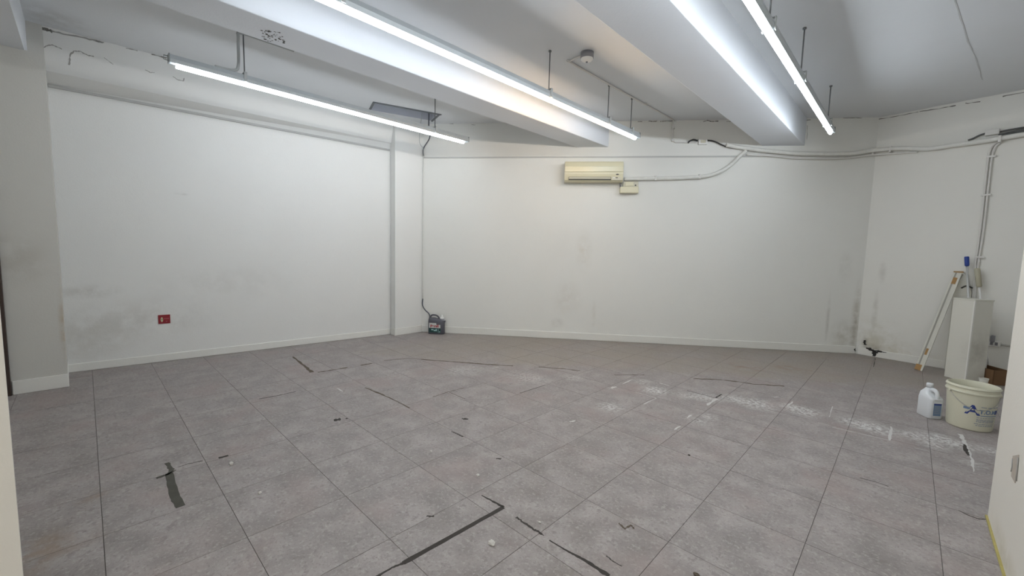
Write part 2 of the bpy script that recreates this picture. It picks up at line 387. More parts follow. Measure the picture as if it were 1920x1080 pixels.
me = bpy.data.meshes.new('ceiling'); bm.to_mesh(me); bm.free(); me.materials.append(m_ceil)
ceil = bpy.data.objects.new('ceiling', me); COL.objects.link(ceil); struct(ceil, 'white concrete ceiling crossed by deep beams')
def bwy(x): return BW[0][1]+(x-BW[0][0])*tB[1]/tB[0]
for x0, x1 in ((-3.632, -3.268), (-1.60, -1.165)):
    MB().prism([(x0, -0.26), (x1, -0.26), (x1, bwy(x1)+0.04), (x0, bwy(x0)+0.04)], 2.84, ZC+0.02).build('beam', m_beam, ceil, bevel=0.006)
MB().prism([(-6.2, -0.75), (2.8, -0.75), (2.8, -0.262), (-6.2, -0.262)], 2.852, ZC+0.02).build('beam', m_beam, ceil)
# partitions at the entrance
pr = struct(MB().prism([(0.392, 3.186), (0.392, -0.6), (0.55, -0.6), (0.55, 3.186)], -0.003, 2.9).build('wall_partition_right', m_part), 'cream partition end in the right foreground')
lp = struct(MB().prism([(-2.0, -0.189), (-2.0, -1.6), (-2.14, -1.6), (-2.14, -0.201)], -0.003, 2.852).build('wall_partition_left', m_part), 'cream partition edge in the left foreground')
m_yellow = plain('yellowed_sealant', (0.42, 0.36, 0.12), 0.6, var=0.3, vscale=25)
MB().box((0.383, 0.2, 0), (0.3925, 3.188, 0.008)).build('sealant_strip', m_yellow, pr)
struct(MB().prism([(-5.35, -0.60), (-2.14, -0.60), (-2.14, -0.72), (-5.35, -0.72)], -0.003, 2.852).build('wall_front_blocker', m_part), 'unseen cream front wall added left of the entrance to block light')  # unseen wall, added to keep world light off the left side
# side wall of the space beyond the partition
struct(MB().prism([(2.4, -0.6), (2.4, 7.2), (2.6, 7.2), (2.6, -0.6)], -0.003, ZC).build('wall_side', m_right), 'white wall beyond the partition')
# dark door stile against the pilaster
m_door = plain('dark_brown_stile', (0.045, 0.028, 0.022), 0.45, var=0.2)
struct(MB().box((-5.46, -0.56, 0), (-5.325, -0.481, 2.85)).build('door_1', m_door), 'dark brown door stile at the left edge')

# baseboards and rails
def board(name, w, z0, z1, d, mat, a=0.0, b=0.0, label=None, bevel=0.006):
    P, Q = np.array(w[0]), np.array(w[1]); t = (Q-P)/np.linalg.norm(Q-P); n = np.array([-t[1], t[0]])
    if n @ P > 0: n = -n
    P = P+t*a; Q = Q-t*b
    return struct(MB().prism([P-n*0.001, Q-n*0.001, Q+n*d, P+n*d], z0, z1).build(name, mat, bevel=bevel), label)
board('baseboard_left', LW, 0, 0.084, 0.014, m_base, 0.01, 0.26, 'low white baseboard along the left wall')
board('baseboard_back', BW, 0, 0.105, 0.014, m_base, 0.115, 0.02, 'white baseboard along the back wall')
board('baseboard_right', RW, 0, 0.10, 0.012, m_base, 0.02, 1.2, 'stained white baseboard along the right wall')
cb = struct(MB().prism([(-5.61, 3.186), (-5.483, 3.186), (-5.483, bwy(-5.483)-0.014), (-5.50, bwy(-5.50)-0.01), (-5.50, 3.199), (-5.61, 3.199)], 0, 0.105).build('baseboard_column', m_base, bevel=0.005), 'white baseboard around the corner column')
board('trim_1', LW, 2.732, 2.756, 0.016, m_trim, 0.02, 0.27, 'thin picture rail on the left wall, its underside shade painted grey', bevel=0)
board('trim_2', BW, 2.690, 2.708, 0.014, m_trim, 0.12, 1.25, 'thin picture rail on the back wall, its underside shade painted grey', bevel=0)

# cracks and peeling paint
def wpts(px, w, off=0.0015): return [on_wall(x, y, w, off) for x, y in px]
n3 = lambda n: np.array([n[0], n[1], 0.0])
for k, px in enumerate([[(1196, 228), (1204, 228)], [(1216, 227), (1226, 228), (1232, 227)], [(1238, 228), (1250, 227), (1268, 227)], [(1319, 228), (1326, 226), (1335, 228), (1347, 227)], [(1362, 228), (1375, 227)], [(1480, 228), (1520, 225)], [(838, 231), (850, 232)], [(884, 234), (892, 234)]]):
    ribbon(wpts(px, BW), 0.009, n3(nB), 'paint_crack', m_crack15 if k in (1, 3) else m_crack2, wb, 0.8, seed=k)
ribbon(wpts([(1514, 235), (1513, 262)], BW), 0.006, n3(nB), 'paint_crack', m_crack2, wb, 0.8, seed=9)
for k, px in enumerate([[(1581, 221), (1610, 221), (1645, 224), (1680, 218), (1722, 210)], [(1724, 209), (1760, 204), (1792, 198)], [(1810, 194), (1838, 191)], [(1880, 181), (1920, 173)]]):
    w = BW if k < 0 else RW
    pts = [on_wall(x, y, BW if x < 1640 else RW, 0.002) for x, y in px]
    ribbon(pts, 0.008, n3(nR), 'paint_crack', m_crack15, wr, 0.95, seed=20+k)
ribbon(wpts([(1644, 228), (1643, 262)], RW), 0.008, n3(nR), 'paint_crack', m_crack2, wr, 0.8, seed=31)
ribbon([on_z(1790, 0, ZC-0.001), on_z(1815, 78, ZC-0.001), on_z(1830, 110, ZC-0.001), on_z(1842, 150, ZC-0.001)], 0.007, (0, 0, -1), 'paint_crack', m_crack3, ceil, 0.9, seed=33)
ups = wl
def ub(px): return [on_ub(x, y) for x, y in px]
for k, (px, wd, mt) in enumerate([
        ([(82, 55), (118, 63), (160, 72), (195, 80)], 0.012, m_crack2), ([(79, 52), (88, 56), (98, 59)], 0.022, m_crack15), ([(180, 77), (192, 80)], 0.014, m_crack15), ([(236, 90), (258, 95)], 0.008, m_crack2), ([(284, 102), (305, 107), (314, 109)], 0.010, m_crack15),
        ([(76, 95), (86, 86), (98, 84), (116, 92)], 0.007, m_crack2), ([(130, 122), (131, 104), (138, 96), (150, 96), (165, 104), (176, 106)], 0.009, m_crack2),
        ([(195, 108), (206, 116), (212, 121)], 0.005, m_crack2), ([(272, 131), (282, 136), (290, 136)], 0.006, m_crack2), ([(324, 143), (334, 150), (344, 152), (345, 146)], 0.007, m_crack2)]):
    ribbon(ub(px), wd, nU, 'paint_crack', mt, wl, 0.7, seed=40+k)
# pock marks on the beam soffit and ceiling above the left lamp
rd = random.Random(5)
mb = MB()
for k in range(46):
    x, y = rd.uniform(490, 533), rd.uniform(56, 76); y += (x-490)*0.13
    p = on_z(x, y, 2.8392)
    if p[0] < -3.625: p = on_z(x, y, ZC-0.001)
    r = rd.uniform(0.004, 0.011); n = 6
    mb.add([p+np.array([r*math.cos(a*2*math.pi/n)*rd.uniform(.6, 1.3), r*math.sin(a*2*math.pi/n)*rd.uniform(.6, 1.3), 0]) for a in range(n)], [tuple(range(n))])
o = mb.build('pock_marks', m_crack, ceil); o['kind'] = 'stuff'
# soot smear and broken plaster at the foot of the right wall
nRr = n3(nR)
ribbon([on_wall(x, y, RW, 0.0135) for x, y in ((1624, 652), (1634, 656), (1650, 659), (1662, 661))], [0.016, 0.034, 0.022, 0.006], nRr, 'soot_smear', m_soot, wr, 0.7, seed=60)
ribbon([on_wall(x, y, RW, 0.0135) for x, y in ((1640, 659), (1639, 668))], [0.06, 0.035], nRr, 'soot_smear', m_soot, wr, 0.8, seed=61)
ribbon([on_wall(x, y, RW, 0.0015) for x, y in ((1620, 638), (1623, 647))], 0.022, nRr, 'soot_smear', m_soot, wr, 0.8, seed=62)
ribbon([on_wall(x, y, BW, 0.016) for x, y in ((1602, 654), (1604, 658))], 0.02, n3(nB), 'soot_smear', m_soot, wb, 0.8, seed=63)

# ------------------------------------------------------------------ marks on the floor
m_glue = plain('brown_glue', (0.105, 0.080, 0.055), 0.8, var=0.35, vscale=20)
m_gap = plain('dark_groove', (0.050, 0.043, 0.038), 0.9, var=0.3, vscale=20)
m_gap2 = plain('green_grey_residue', (0.075, 0.072, 0.058), 0.8, var=0.3, vscale=20)
m_dust = plain('white_plaster', (0.60, 0.59, 0.57), 0.9, var=0.1)
UP = (0, 0, 1)
def fl(px): return [on_z(x, y, 0.0002) for x, y in px]
def mark(px, w, mat, name, jag=0.4, seed=1, n=6): return ribbon(fl(px), w, UP, name, mat, floor, jag, 0.0008, n, seed)
# dark grooves where a partition stood
mark([(756, 1056), (944, 951)], 0.023, m_gap, 'floor_groove', 0.12, 101, 14)
mark([(944, 951), (926, 941), (903, 929)], [0.016, 0.010, 0.006], m_gap, 'floor_groove', 0.6, 102)
mark([(756, 1056), (735, 1064), (706, 1082)], [0.012, 0.009, 0.012], m_gap, 'floor_groove', 0.4, 103)
mark([(968, 970), (1000, 992), (1020, 1004)], [0.009, 0.012, 0.007], m_gap, 'floor_groove', 0.8, 104, 12)
mark([(1030, 1013), (1065, 1034), (1096, 1050), (1142, 1080)], [0.005, 0.008, 0.013, 0.022], m_gap, 'floor_groove', 0.3, 105, 10)
mark([(1137, 1042), (1150, 1053), (1166, 1062)], 0.004, m_gap, 'floor_groove', 0.9, 106)
mark([(317, 887), (327, 930), (339, 950)], [0.034, 0.040, 0.040], m_gap2, 'residue_strip', 0.12, 107)
mark([(313, 868), (322, 881), (317, 888)], [0.022, 0.024, 0.018], m_gap2, 'residue_strip', 0.3, 108)
mark([(293, 897), (315, 889), (330, 881)], [0.022, 0.016, 0.006], m_gap2, 'residue_strip', 0.4, 109)
mark([(334, 876), (352, 870), (380, 864)], 0.004, m_gap, 'residue_strip', 0.9, 110)
mark([(410, 859), (428, 854)], 0.020, m_gap, 'residue_strip', 0.25, 111)
mark([(626, 788), (639, 786)], 0.036, m_gap, 'residue_strip', 0.5, 112)
mark([(648, 785), (652, 785)], 0.016, m_gap, 'residue_strip', 0.5, 113)
mark([(846, 809), (856, 813), (868, 819)], 0.008, m_gap, 'residue_strip', 0.8, 114)
mark([(866, 785), (878, 786)], 0.02, m_gap, 'residue_strip', 0.8, 115)
mark([(800, 968), (814, 968)], 0.008, m_gap, 'residue_strip', 0.8, 116)
mark([(930, 860), (940, 860)], 0.012, m_gap, 'residue_strip', 0.6, 117)
mark([(1160, 981), (1172, 992), (1182, 984), (1190, 992)], 0.008, m_glue, 'residue_strip', 0.9, 118)
mark([(1797, 957), (1815, 966), (1835, 973), (1852, 974)], [0.003, 0.006, 0.007, 0.004], m_gap, 'scratch', 0.4, 119)
mark([(1612, 896), (1640, 903), (1666, 912)], 0.0035, m_gap, 'scratch', 0.5, 120)
# traces of glue in a line parallel to the walls
mark([(549, 669), (567, 683), (585, 698)], [0.018, 0.024, 0.034], m_glue, 'glue_line', 0.5, 130)
mark([(596, 698), (622, 694), (652, 689)], 0.024, m_glue, 'glue_line', 0.7, 131)
mark([(676, 685), (697, 681)], 0.022, m_glue, 'glue_line', 0.6, 132)
mark([(720, 676), (765, 672), (800, 674)], 0.010, m_glue, 'glue_line', 0.8, 133)
mark([(790, 674), (860, 679), (925, 684), (962, 686)], 0.022, m_glue, 'glue_line', 0.6, 134, 9)
mark([(1010, 688), (1050, 691), (1088, 695)], 0.018, m_glue, 'glue_line', 0.9, 135)
mark([(1152, 703), (1208, 703)], 0.010, m_glue, 'glue_line', 0.9, 136)
mark([(1300, 710), (1350, 712), (1385, 716), (1412, 720), (1470, 724)], 0.020, m_glue, 'glue_line', 0.8, 137)
mark([(685, 727), (712, 738), (746, 753), (768, 765)], [0.012, 0.016, 0.008, 0.006], m_glue, 'glue_line', 0.6, 138)
mark([(486, 748), (520, 742), (555, 734)], 0.008, m_gap, 'scratch', 0.7, 139)
mark([(812, 744), (840, 735), (870, 727)], 0.006, m_glue, 'glue_line', 0.6, 140)
mark([(843, 736), (872, 748)], 0.006, m_glue, 'glue_line', 0.6, 141)
mark([(975, 737), (1000, 729), (1022, 722)], 0.005, m_gap, 'scratch', 0.5, 142)
mark([(1288, 732), (1318, 740), (1342, 746)], 0.007, m_gap, 'scratch', 0.3, 143)
mark([(1342, 746), (1353, 739)], 0.012, m_gap, 'scratch', 0.4, 144)
mark([(1641, 672), (1638, 688)], 0.006, m_gap2, 'scratch', 0.9, 145)
# white scraped edges
for k, (px, wd) in enumerate([([(1167, 720), (1187, 711)], .022), ([(1145, 728), (1155, 725)], .04), ([(1192, 735), (1212, 741), (1230, 746)], .014), ([(1207, 758), (1230, 747)], .016),
        ([(1326, 760), (1345, 748)], .040), ([(1344, 744), (1354, 738)], .016), ([(1288, 784), (1296, 778)], .02), ([(1264, 806), (1275, 799)], .018), ([(1068, 791), (1079, 789)], .024), ([(632, 728), (642, 734)], .02), ([(923, 690), (935, 688)], .02),
        ([(1560, 801), (1590, 808), (1620, 815), (1668, 826)], .010), ([(1668, 826), (1671, 800)], .022), ([(1610, 803), (1636, 805)], .02), ([(1555, 782), (1561, 762)], .010), ([(1236, 718), (1254, 723)], .025), ([(1476, 762), (1486, 753)], .02),
        ([(1715, 840), (1742, 846)], .008), ([(1800, 814), (1809, 828), (1822, 862), (1826, 885)], [.03, .03, .03, .006]), ([(1452, 745), (1459, 744)], .02), ([(1706, 815), (1716, 821)], .02)]):
    mark(px, [q*0.6 for q in wd] if isinstance(wd, list) else wd*0.6, m_dust, 'plaster_streak', 0.8, 160+k)
ribbon([on_z(x, y, 0.0011) for x, y in ((1808, 833), (1812, 845), (1816, 854))], [0.012, 0.022, 0.010], UP, 'floor_groove', m_gap, floor, 0.4, 0.0008, 5, 190)

# ------------------------------------------------------------------ linear lamps
m_alu = plain('pale_grey_aluminium', (0.50, 0.54, 0.56), 0.42, 0.25)
m_rod = plain('grey_steel_rod', (0.20, 0.21, 0.22), 0.45, 0.6)
m_cap = plain('grey_end_cap', (0.28, 0.30, 0.30), 0.5)
m_conduit_g = plain('grey_conduit', (0.45, 0.47, 0.47), 0.5)
m_cool = emitter('cool_led', TUBE_COOL, TUBE_POWER*0.85); m_cool_dim = emitter('cool_led_aged', TUBE_COOL, TUBE_POWER*0.78); m_cool_new = emitter('cool_led_new', TUBE_COOL, TUBE_POWER*1.18); m_warm = emitter('warm_led', TUBE_WARM, TUBE_POWER*1.35)
ZL = 2.748
def lamp(x, y0, y1, joints, rods, label, mats, warm=()):
    t = thing('linear_lamp', label, 'lamp', (x, (y0+y1)/2, ZL), 'LED lamp rows hanging from the ceiling')
    prof = [(-0.026, 0.017), (0.026, 0.017), (0.036, 0.044), (0.026, 0.080), (-0.026, 0.080), (-0.036, 0.044)]
    MB().extrude(prof, (x, 0, ZL), (0, 1, 0), (1, 0, 0), (0, 0, 1), y0-0.02, y1+0.02).build('housing', m_alu, t)
    ys = [y0+0.02]+list(joints)+[y1-0.04]
    for k in range(len(ys)-1):
        a, b = ys[k]+0.004, ys[k+1]-0.004; r = 0.015; pr_ = [(r*math.cos(q), r*math.sin(q)) for q in [math.pi*2*i/14 for i in range(14)]]
        MB().extrude(pr_, (x, 0, ZL), (0, 1, 0), (1, 0, 0), (0, 0, 1), a, b, True).build('led_tube', m_warm if k in warm else mats, t)
    for yy, s in ((y0-0.02, -1), (y1+0.02, 1)):
        MB().box((x-0.036, yy-0.004, ZL+0.014), (x+0.036, yy+0.004, ZL+0.082)).tube([(x, yy+s*0.004, ZL+0.066), (x, yy+s*0.03, ZL+0.066), (x, yy+s*0.034, ZL+0.036), (x, yy+s*0.004, ZL+0.032)], 0.004, 6).build('end_cap', m_cap, t)
    for ry in rods:
        rd_ = MB().tube([(x, ry, ZL+0.09), (x, ry, ZC)], 0.0055, 8).build('hanger_rod', m_rod, t)
        MB().lathe([(0.0, 0), (0.014, 0), (0.014, -0.012), (0.0, -0.012)], (x, ry, ZC), 12).build('anchor', m_rod, rd_)
        MB().box((x-0.040, ry-0.012, ZL+0.020), (x-0.035, ry+0.012, ZL+0.100)).box((x+0.035, ry-0.012, ZL+0.020), (x+0.040, ry+0.012, ZL+0.100)).box((x-0.040, ry-0.012, ZL+0.097), (x+0.040, ry+0.012, ZL+0.102)).build('clip', m_conduit_g, t)
    return t
l1 = lamp(-4.45, 0.57, 3.66, [1.78, 2.99], [1.08, 3.15], 'white LED lamp row hanging nearest the left wall', m_cool_dim)
MB().tube(smooth_path([(-4.45, 0.86, ZL+0.088), (-4.45, 1.0, ZL+0.10), (-4.45, 1.035, ZL+0.16), (-4.45, 1.040, ZC-0.06), (-4.45, 1.055, ZC-0.016), (-4.45, 1.25, ZC-0.012), (-4.45, 1.50, ZC-0.012)]), 0.012, 8).build('feed_conduit', m_conduit_g, l1)
lamp(-2.60, 0.66, 4.90, [1.85, 3.03, 4.19], [1.15, 3.14, 4.20, 4.73], 'middle LED lamp row with one warm yellowish tube', m_cool, warm=(2,))
lamp(-0.78, 0.66, 6.07, [1.88, 3.08, 4.28, 5.48], [0.9, 3.15, 4.21, 5.77], 'white LED lamp row hanging at the right, nearest the bucket', m_cool_new)

# ------------------------------------------------------------------ ceiling fittings
m_hatch = plain('grey_blue_hatch_metal', (0.48, 0.50, 0.55), 0.6)
m_hframe = plain('dark_grey_hatch_frame', (0.15, 0.16, 0.17), 0.6)
ht = thing('ceiling_hatch', 'open rectangular grey ceiling hatch near the far left corner', 'hatch', (*((h1+h2)/2), ZC))
zz = ZC+0.2
pin = hatch
def hp(a, b, z): p = h1+hd*a+hn*b; return (p[0], p[1], z)
LH = float(np.linalg.norm(h2-h1)); WH = 0.345
MB().add([hp(0, WH, ZC), hp(LH, WH, ZC), hp(LH, WH, zz), hp(0, WH, zz), hp(0, WH-0.01, ZC), hp(LH, WH-0.01, ZC), hp(LH, WH-0.01, zz), hp(0, WH-0.01, zz)], [(0,1,2,3),(7,6,5,4),(0,4,5,1),(1,5,6,2),(2,6,7,3),(3,7,4,0)]).build('shaft_side', m_hatch, ht)
for a0, a1, b0, b1 in ((0, 0.01, 0, WH), (LH-0.01, LH, 0, WH), (0, LH, 0, 0.01)):
    MB().add([hp(a0,b0,ZC), hp(a1,b0,ZC), hp(a1,b1,ZC), hp(a0,b1,ZC), hp(a0,b0,zz), hp(a1,b0,zz), hp(a1,b1,zz), hp(a0,b1,zz)], [(3,2,1,0),(4,5,6,7),(0,1,5,4),(1,2,6,5),(2,3,7,6),(3,0,4,7)]).build('shaft_side', m_hatch, ht)
MB().add([hp(0,0,zz), hp(LH,0,zz), hp(LH,WH,zz), hp(0,WH,zz), hp(0,0,zz-.01), hp(LH,0,zz-.01), hp(LH,WH,zz-.01), hp(0,WH,zz-.01)], [(0,1,2,3),(7,6,5,4),(0,4,5,1),(1,5,6,2),(2,6,7,3),(3,7,4,0)]).build('shaft_lid', m_hatch, ht)
for a0, a1, b0, b1 in ((-0.025, LH+0.04, -0.022, 0.0), (-0.025, 0.0, 0, WH), (LH, LH+0.025, 0, WH)):
    MB().add([hp(a0,b0,ZC-.012), hp(a1,b0,ZC-.012), hp(a1,b1,ZC-.012), hp(a0,b1,ZC-.012), hp(a0,b0,ZC), hp(a1,b0,ZC), hp(a1,b1,ZC), hp(a0,b1,ZC)], [(3,2,1,0),(4,5,6,7),(0,1,5,4),(1,2,6,5),(2,3,7,6),(3,0,4,7)]).build('frame', m_hframe, ht)
# smoke detector and its conduit
m_dgrey = plain('grey_plastic', (0.24, 0.24, 0.26), 0.5); m_dwhite = plain('white_plastic', (0.80, 0.80, 0.78), 0.35)
dx, dy = -2.36, 3.40
dt = thing('smoke_detector', 'round smoke detector with grey base on the ceiling between the beams', 'smoke detector', (dx, dy, ZC))
MB().lathe([(0.0, 0), (0.062, 0), (0.062, -0.055), (0.0, -0.055)], (dx, dy, ZC), 32).build('base', m_dgrey, dt)
MB().lathe([(0.058, -0.055), (0.058, -0.060), (0.046, -0.074), (0.028, -0.082), (0.0, -0.084)], (dx, dy, ZC), 32).build('sensor_head', m_dwhite, dt)
MB().lathe([(0.010, -0.081), (0.010, -0.090), (0.0, -0.092)], (dx, dy, ZC), 12).build('nub', m_dgrey, dt)
m_wc = plain('white_painted_conduit', (0.70, 0.69, 0.66), 0.5)
jx, jy = -1.0, 0
cpath = [(dx-0.05, dy, ZC-0.010), (-2.56, 3.42, ZC-0.010), (-2.585, 3.48, ZC-0.010), (-2.575, 4.4, ZC-0.010), (-2.545, 5.66, ZC-0.010), (-2.538, 5.80, ZC-0.012), (-2.530, 5.836, ZC-0.03)]
e1 = on_wall(1262, 238, BW, 0.02); e2 = on_wall(1261, 262, BW, 0.02); e3 = on_wall(1266, 267, BW, 0.02); e4 = on_wall(1290, 267, BW, 0.02); e5 = on_wall(1306, 266, BW, 0.02)
cd = thing('ceiling_conduit', 'thin white conduit from the smoke detector down to the junction box', 'conduit', (-2.57, 4.6, ZC))
MB().tube(smooth_path(cpath[:-1], 5)+[e1, e2, e3, e4, e5], 0.010, 8).build('pipe', m_wc, cd)
for p in ((-2.562, 5.0, ZC), tuple(on_wall(1262, 240, BW, 0.0)+np.array([0, 0, 0])), tuple(on_wall(1261, 264, BW, 0.0))):
    MB().frame_box(p, (tB[0], tB[1], 0), (nB[0], nB[1], 0), (0, 0, 1), (-0.018, 0, -0.013), (0.018, 0.034, 0.013) if p[2] < 3.19 else (0.018, 0.03, 0.0)).build('saddle_clip', m_wc, cd)

# ------------------------------------------------------------------ air conditioner and its piping
AX, AY, AZ = np.array([tB[0], tB[1], 0]), np.array([nB[0], nB[1], 0]), np.array([0, 0, 1.0])
m_ac = plain('yellowed_cream_plastic', (0.66, 0.62, 0.44), 0.28, var=0.03); m_ac2 = plain('cream_grey_plastic', (0.60, 0.57, 0.45), 0.4, var=0.03)
m_dark = plain('dark_slot', (0.05, 0.05, 0.045), 0.6)
fa, fb_ = on_wall(1060, 302, BW, 0.17), on_wall(1167.5, 341, BW, 0.17)
acw = float((fb_-fa) @ AX); aco = v3((fa-AY*0.17)[:2], on_wall(1060, 340, BW, 0.17)[2]); ach = float(fa[2]-aco[2])
ac = thing('air_conditioner', 'cream wall-mounted air conditioner on the back wall', 'air conditioner', aco)
prof = [(0.0, 0.0), (0.11, 0.0), (0.150, 0.03), (0.166, 0.07), (0.172, 0.115), (0.173, 0.15)]
pp = [(0.0, 0.0), (0.125, 0.0), (0.150, 0.022), (0.160, 0.062), (0.168, 0.100), (0.170, ach*0.46), (0.176, ach*0.48), (0.170, ach*0.50),
      (0.170, ach*0.72), (0.176, ach*0.74), (0.168, ach*0.76), (0.155, ach*0.92), (0.135, ach), (0.0, ach)]
MB().extrude(pp, aco, AX, AY, AZ, 0.0, acw).build('body', m_ac, ac)
m_acl = plain('pale_painted_highlight', (0.80, 0.77, 0.60), 0.2)  # pale strips paint in the highlights along the front ridges
for kk in (0.50, 0.725): MB().extrude([(0.166, ach*kk-0.005), (0.1765, ach*kk-0.002), (0.1765, ach*kk+0.003), (0.166, ach*kk+0.006)], aco, AX, AY, AZ, 0.002, acw-0.002).build('highlight_strip', m_acl, ac)
for a in (-0.006, acw): MB().extrude([(p[0]*0.99, p[1]*0.995) for p in pp[:5]]+[(0.168, ach*.5), (0.160, ach*.8), (0.13, ach*.985), (0.0, ach*.985)], aco, AX, AY, AZ, a, a+0.006).build('side_cover', m_ac2, ac)
MB().frame_box(aco, AX, AY, AZ, (0.055, 0.135, 0.022), (acw*0.80, 0.1665, 0.064)).build('outlet_recess', m_dark, ac)
lv = MB().extrude([(0.155, 0.030), (0.172, 0.036), (0.176, 0.058), (0.160, 0.060)], aco, AX, AY, AZ, 0.060, acw*0.795).build('louver', m_ac2, ac)
MB().frame_box(aco, AX, AY, AZ, (acw*0.815, 0.13, 0.020), (acw-0.02, 0.166, 0.064)).build('display_panel', m_ac2, ac)
o_ = aco+AX*(acw*0.905)+AZ*0.098
MB().add([o_+AY*0.1705+AX*0.022*math.cos(a)+AZ*0.008*math.sin(a) for a in [2*math.pi*i/20 for i in range(20)]]+[o_+AY*0.160+AX*0.022*math.cos(a)+AZ*0.008*math.sin(a) for a in [2*math.pi*i/20 for i in range(20)]],
         [tuple(range(20)), tuple(range(39, 19, -1))]+[(i, (i+1) % 20, 20+(i+1) % 20, 20+i) for i in range(20)]).build('badge', m_dark, ac)
MB().frame_box(aco, AX, AY, AZ, (acw*0.88, 0.16, 0.048), (acw*0.915, 0.169, 0.058)).build('display_window', m_dark, ac)
MB().frame_box(aco, AX, AY, AZ, (acw*0.84, 0.16, 0.047), (acw*0.86, 0.169, 0.060)).build('button', m_dwhite, ac)
# condensate pump box under its right end
q0, q1 = on_wall(1163, 350, BW, 0.08), on_wall(1197, 362, BW, 0.08)
po = v3((q0-AY*0.08)[:2], q1[2]); pw = float((q1-q0) @ AX); ph = float(on_wall(1180, 339, BW, 0.08)[2]-q1[2])
pt = thing('pump_box', 'small cream plastic box fixed below the air conditioner pipe end', 'box', po)
MB().frame_box(po, AX, AY, AZ, (0, 0, 0), (pw, 0.085, ph*0.52)).build('lower_case', m_ac, pt, bevel=0.008)
MB().frame_box(po, AX, AY, AZ, (pw*0.16, 0, ph*0.52), (pw*0.99, 0.062, ph*0.98)).build('upper_case', m_ac2, pt, bevel=0.006)
MB().frame_box(po, AX, AY, AZ, (pw*0.26, 0.055, ph*0.60), (pw*0.72, 0.070, ph*0.92)).build('raised_panel', m_ac, pt, bevel=0.004)
MB().frame_box(po, AX, AY, AZ, (pw*0.80, 0.055, ph*0.60), (pw*0.87, 0.068, ph*0.70)).build('screw', m_dark, pt)
MB().tube([po+AX*0.01+AY*0.03+AZ*(ph*0.5), po+AX*0.0+AY*0.035+AZ*(ph*0.8), po+AX*0.012+AY*0.04+AZ*(ph*0.99)], 0.010, 8).build('drain_tube', m_dgrey, pt)
m_pipe = plain('white_pipe_wrap', (0.74, 0.74, 0.70), 0.55, var=0.12, vscale=14, bump=0.2)
def bpath(px, off): return [on_wall(x, y, BW, off) for x, y in px]
def rpath(px, off): return [on_wall(x, y, RW, off) for x, y in px]
ap = thing('wrapped_pipe', 'white wrapped pipe rising from the air conditioner along the back wall', 'pipe', on_wall(1280, 334, BW, 0))
MB().tube(smooth_path(bpath([(1170.5, 336), (1200, 335), (1240, 334.5), (1290, 333), (1325, 330), (1350, 322), (1372, 308), (1386, 294), (1399, 283)], 0.036), 5), 0.026, 10).build('pipe', m_pipe, ap)
for x, y in ((1228, 335), (1310, 332)):
    p = on_wall(x, y, BW, 0.0); MB().frame_box(p, AX, AY, AZ, (-0.012, 0, -0.032), (0.012, 0.066, 0.032)).build('saddle_clip', m_wc, ap, bevel=0.004)
main = bpath([(1362, 272), (1392, 277), (1420, 281), (1460, 285), (1500, 288), (1560, 288.5), (1600, 287.5)], 0.045)+[np.array([-0.47, 7.34, on_wall(1640, 284, RW)[2]])]+rpath([(1690, 278), (1740, 279), (1790, 272), (1840, 265), (1920, 252), (1990, 240)], 0.045)
mp = thing('pipe_run', 'long white wrapped pipe running round the corner below the ceiling', 'pipe', on_wall(1500, 288, BW, 0))
MB().tube(smooth_path(main, 6), 0.027, 10).build('pipe', m_pipe, mp)
sec = bpath([(1400, 290), (1440, 292), (1500, 297), (1570, 297), (1600, 295)], 0.028)+[np.array([-0.48, 7.36, on_wall(1640, 292, RW)[2]])]+rpath([(1690, 287), (1720, 285)], 0.02)
MB().tube(smooth_path(sec, 5), 0.012, 8).build('thin_pipe', m_wc, mp)
for x, y in ((1640, 287), (1672, 281), (1876, 262)):
    p = on_wall(x, y, RW, 0.0); MB().frame_box(p, (tR[0], tR[1], 0), (nR[0], nR[1], 0), AZ, (-0.010, 0.012, -0.038), (0.010, 0.080, 0.036)).build('saddle_clip', m_wc, mp)
# junction box with black cable
m_black = plain('black_cable', (0.02, 0.02, 0.02), 0.45)
p0 = on_wall(1308, 272, BW, 0); p1 = on_wall(1325, 262, BW, 0)
jb = thing('junction_box', 'small white junction box with black cable high on the back wall', 'junction box', p0)
jw, jh = float((p1-p0) @ AX), float(p1[2]-p0[2])
MB().frame_box(p0, AX, AY, AZ, (0, 0, 0), (jw, 0.045, jh)).build('case', m_dwhite, jb, bevel=0.006)
MB().frame_box(p0, AX, AY, AZ, (jw*0.2, 0.04, jh*0.25), (jw*0.8, 0.050, jh*0.8)).build('lid', m_ac2, jb, bevel=0.003)
MB().tube(smooth_path(bpath([(1308, 264), (1300, 262), (1293, 265), (1290, 268)], 0.03), 5), 0.012, 8).build('cable_end', m_black, jb)
MB().tube(smooth_path(bpath([(1325, 263), (1335, 264), (1344, 267), (1352, 271), (1362, 275), (1372, 277), (1386, 277.5)], 0.026), 5), 0.009, 8).build('cable', m_black, jb)
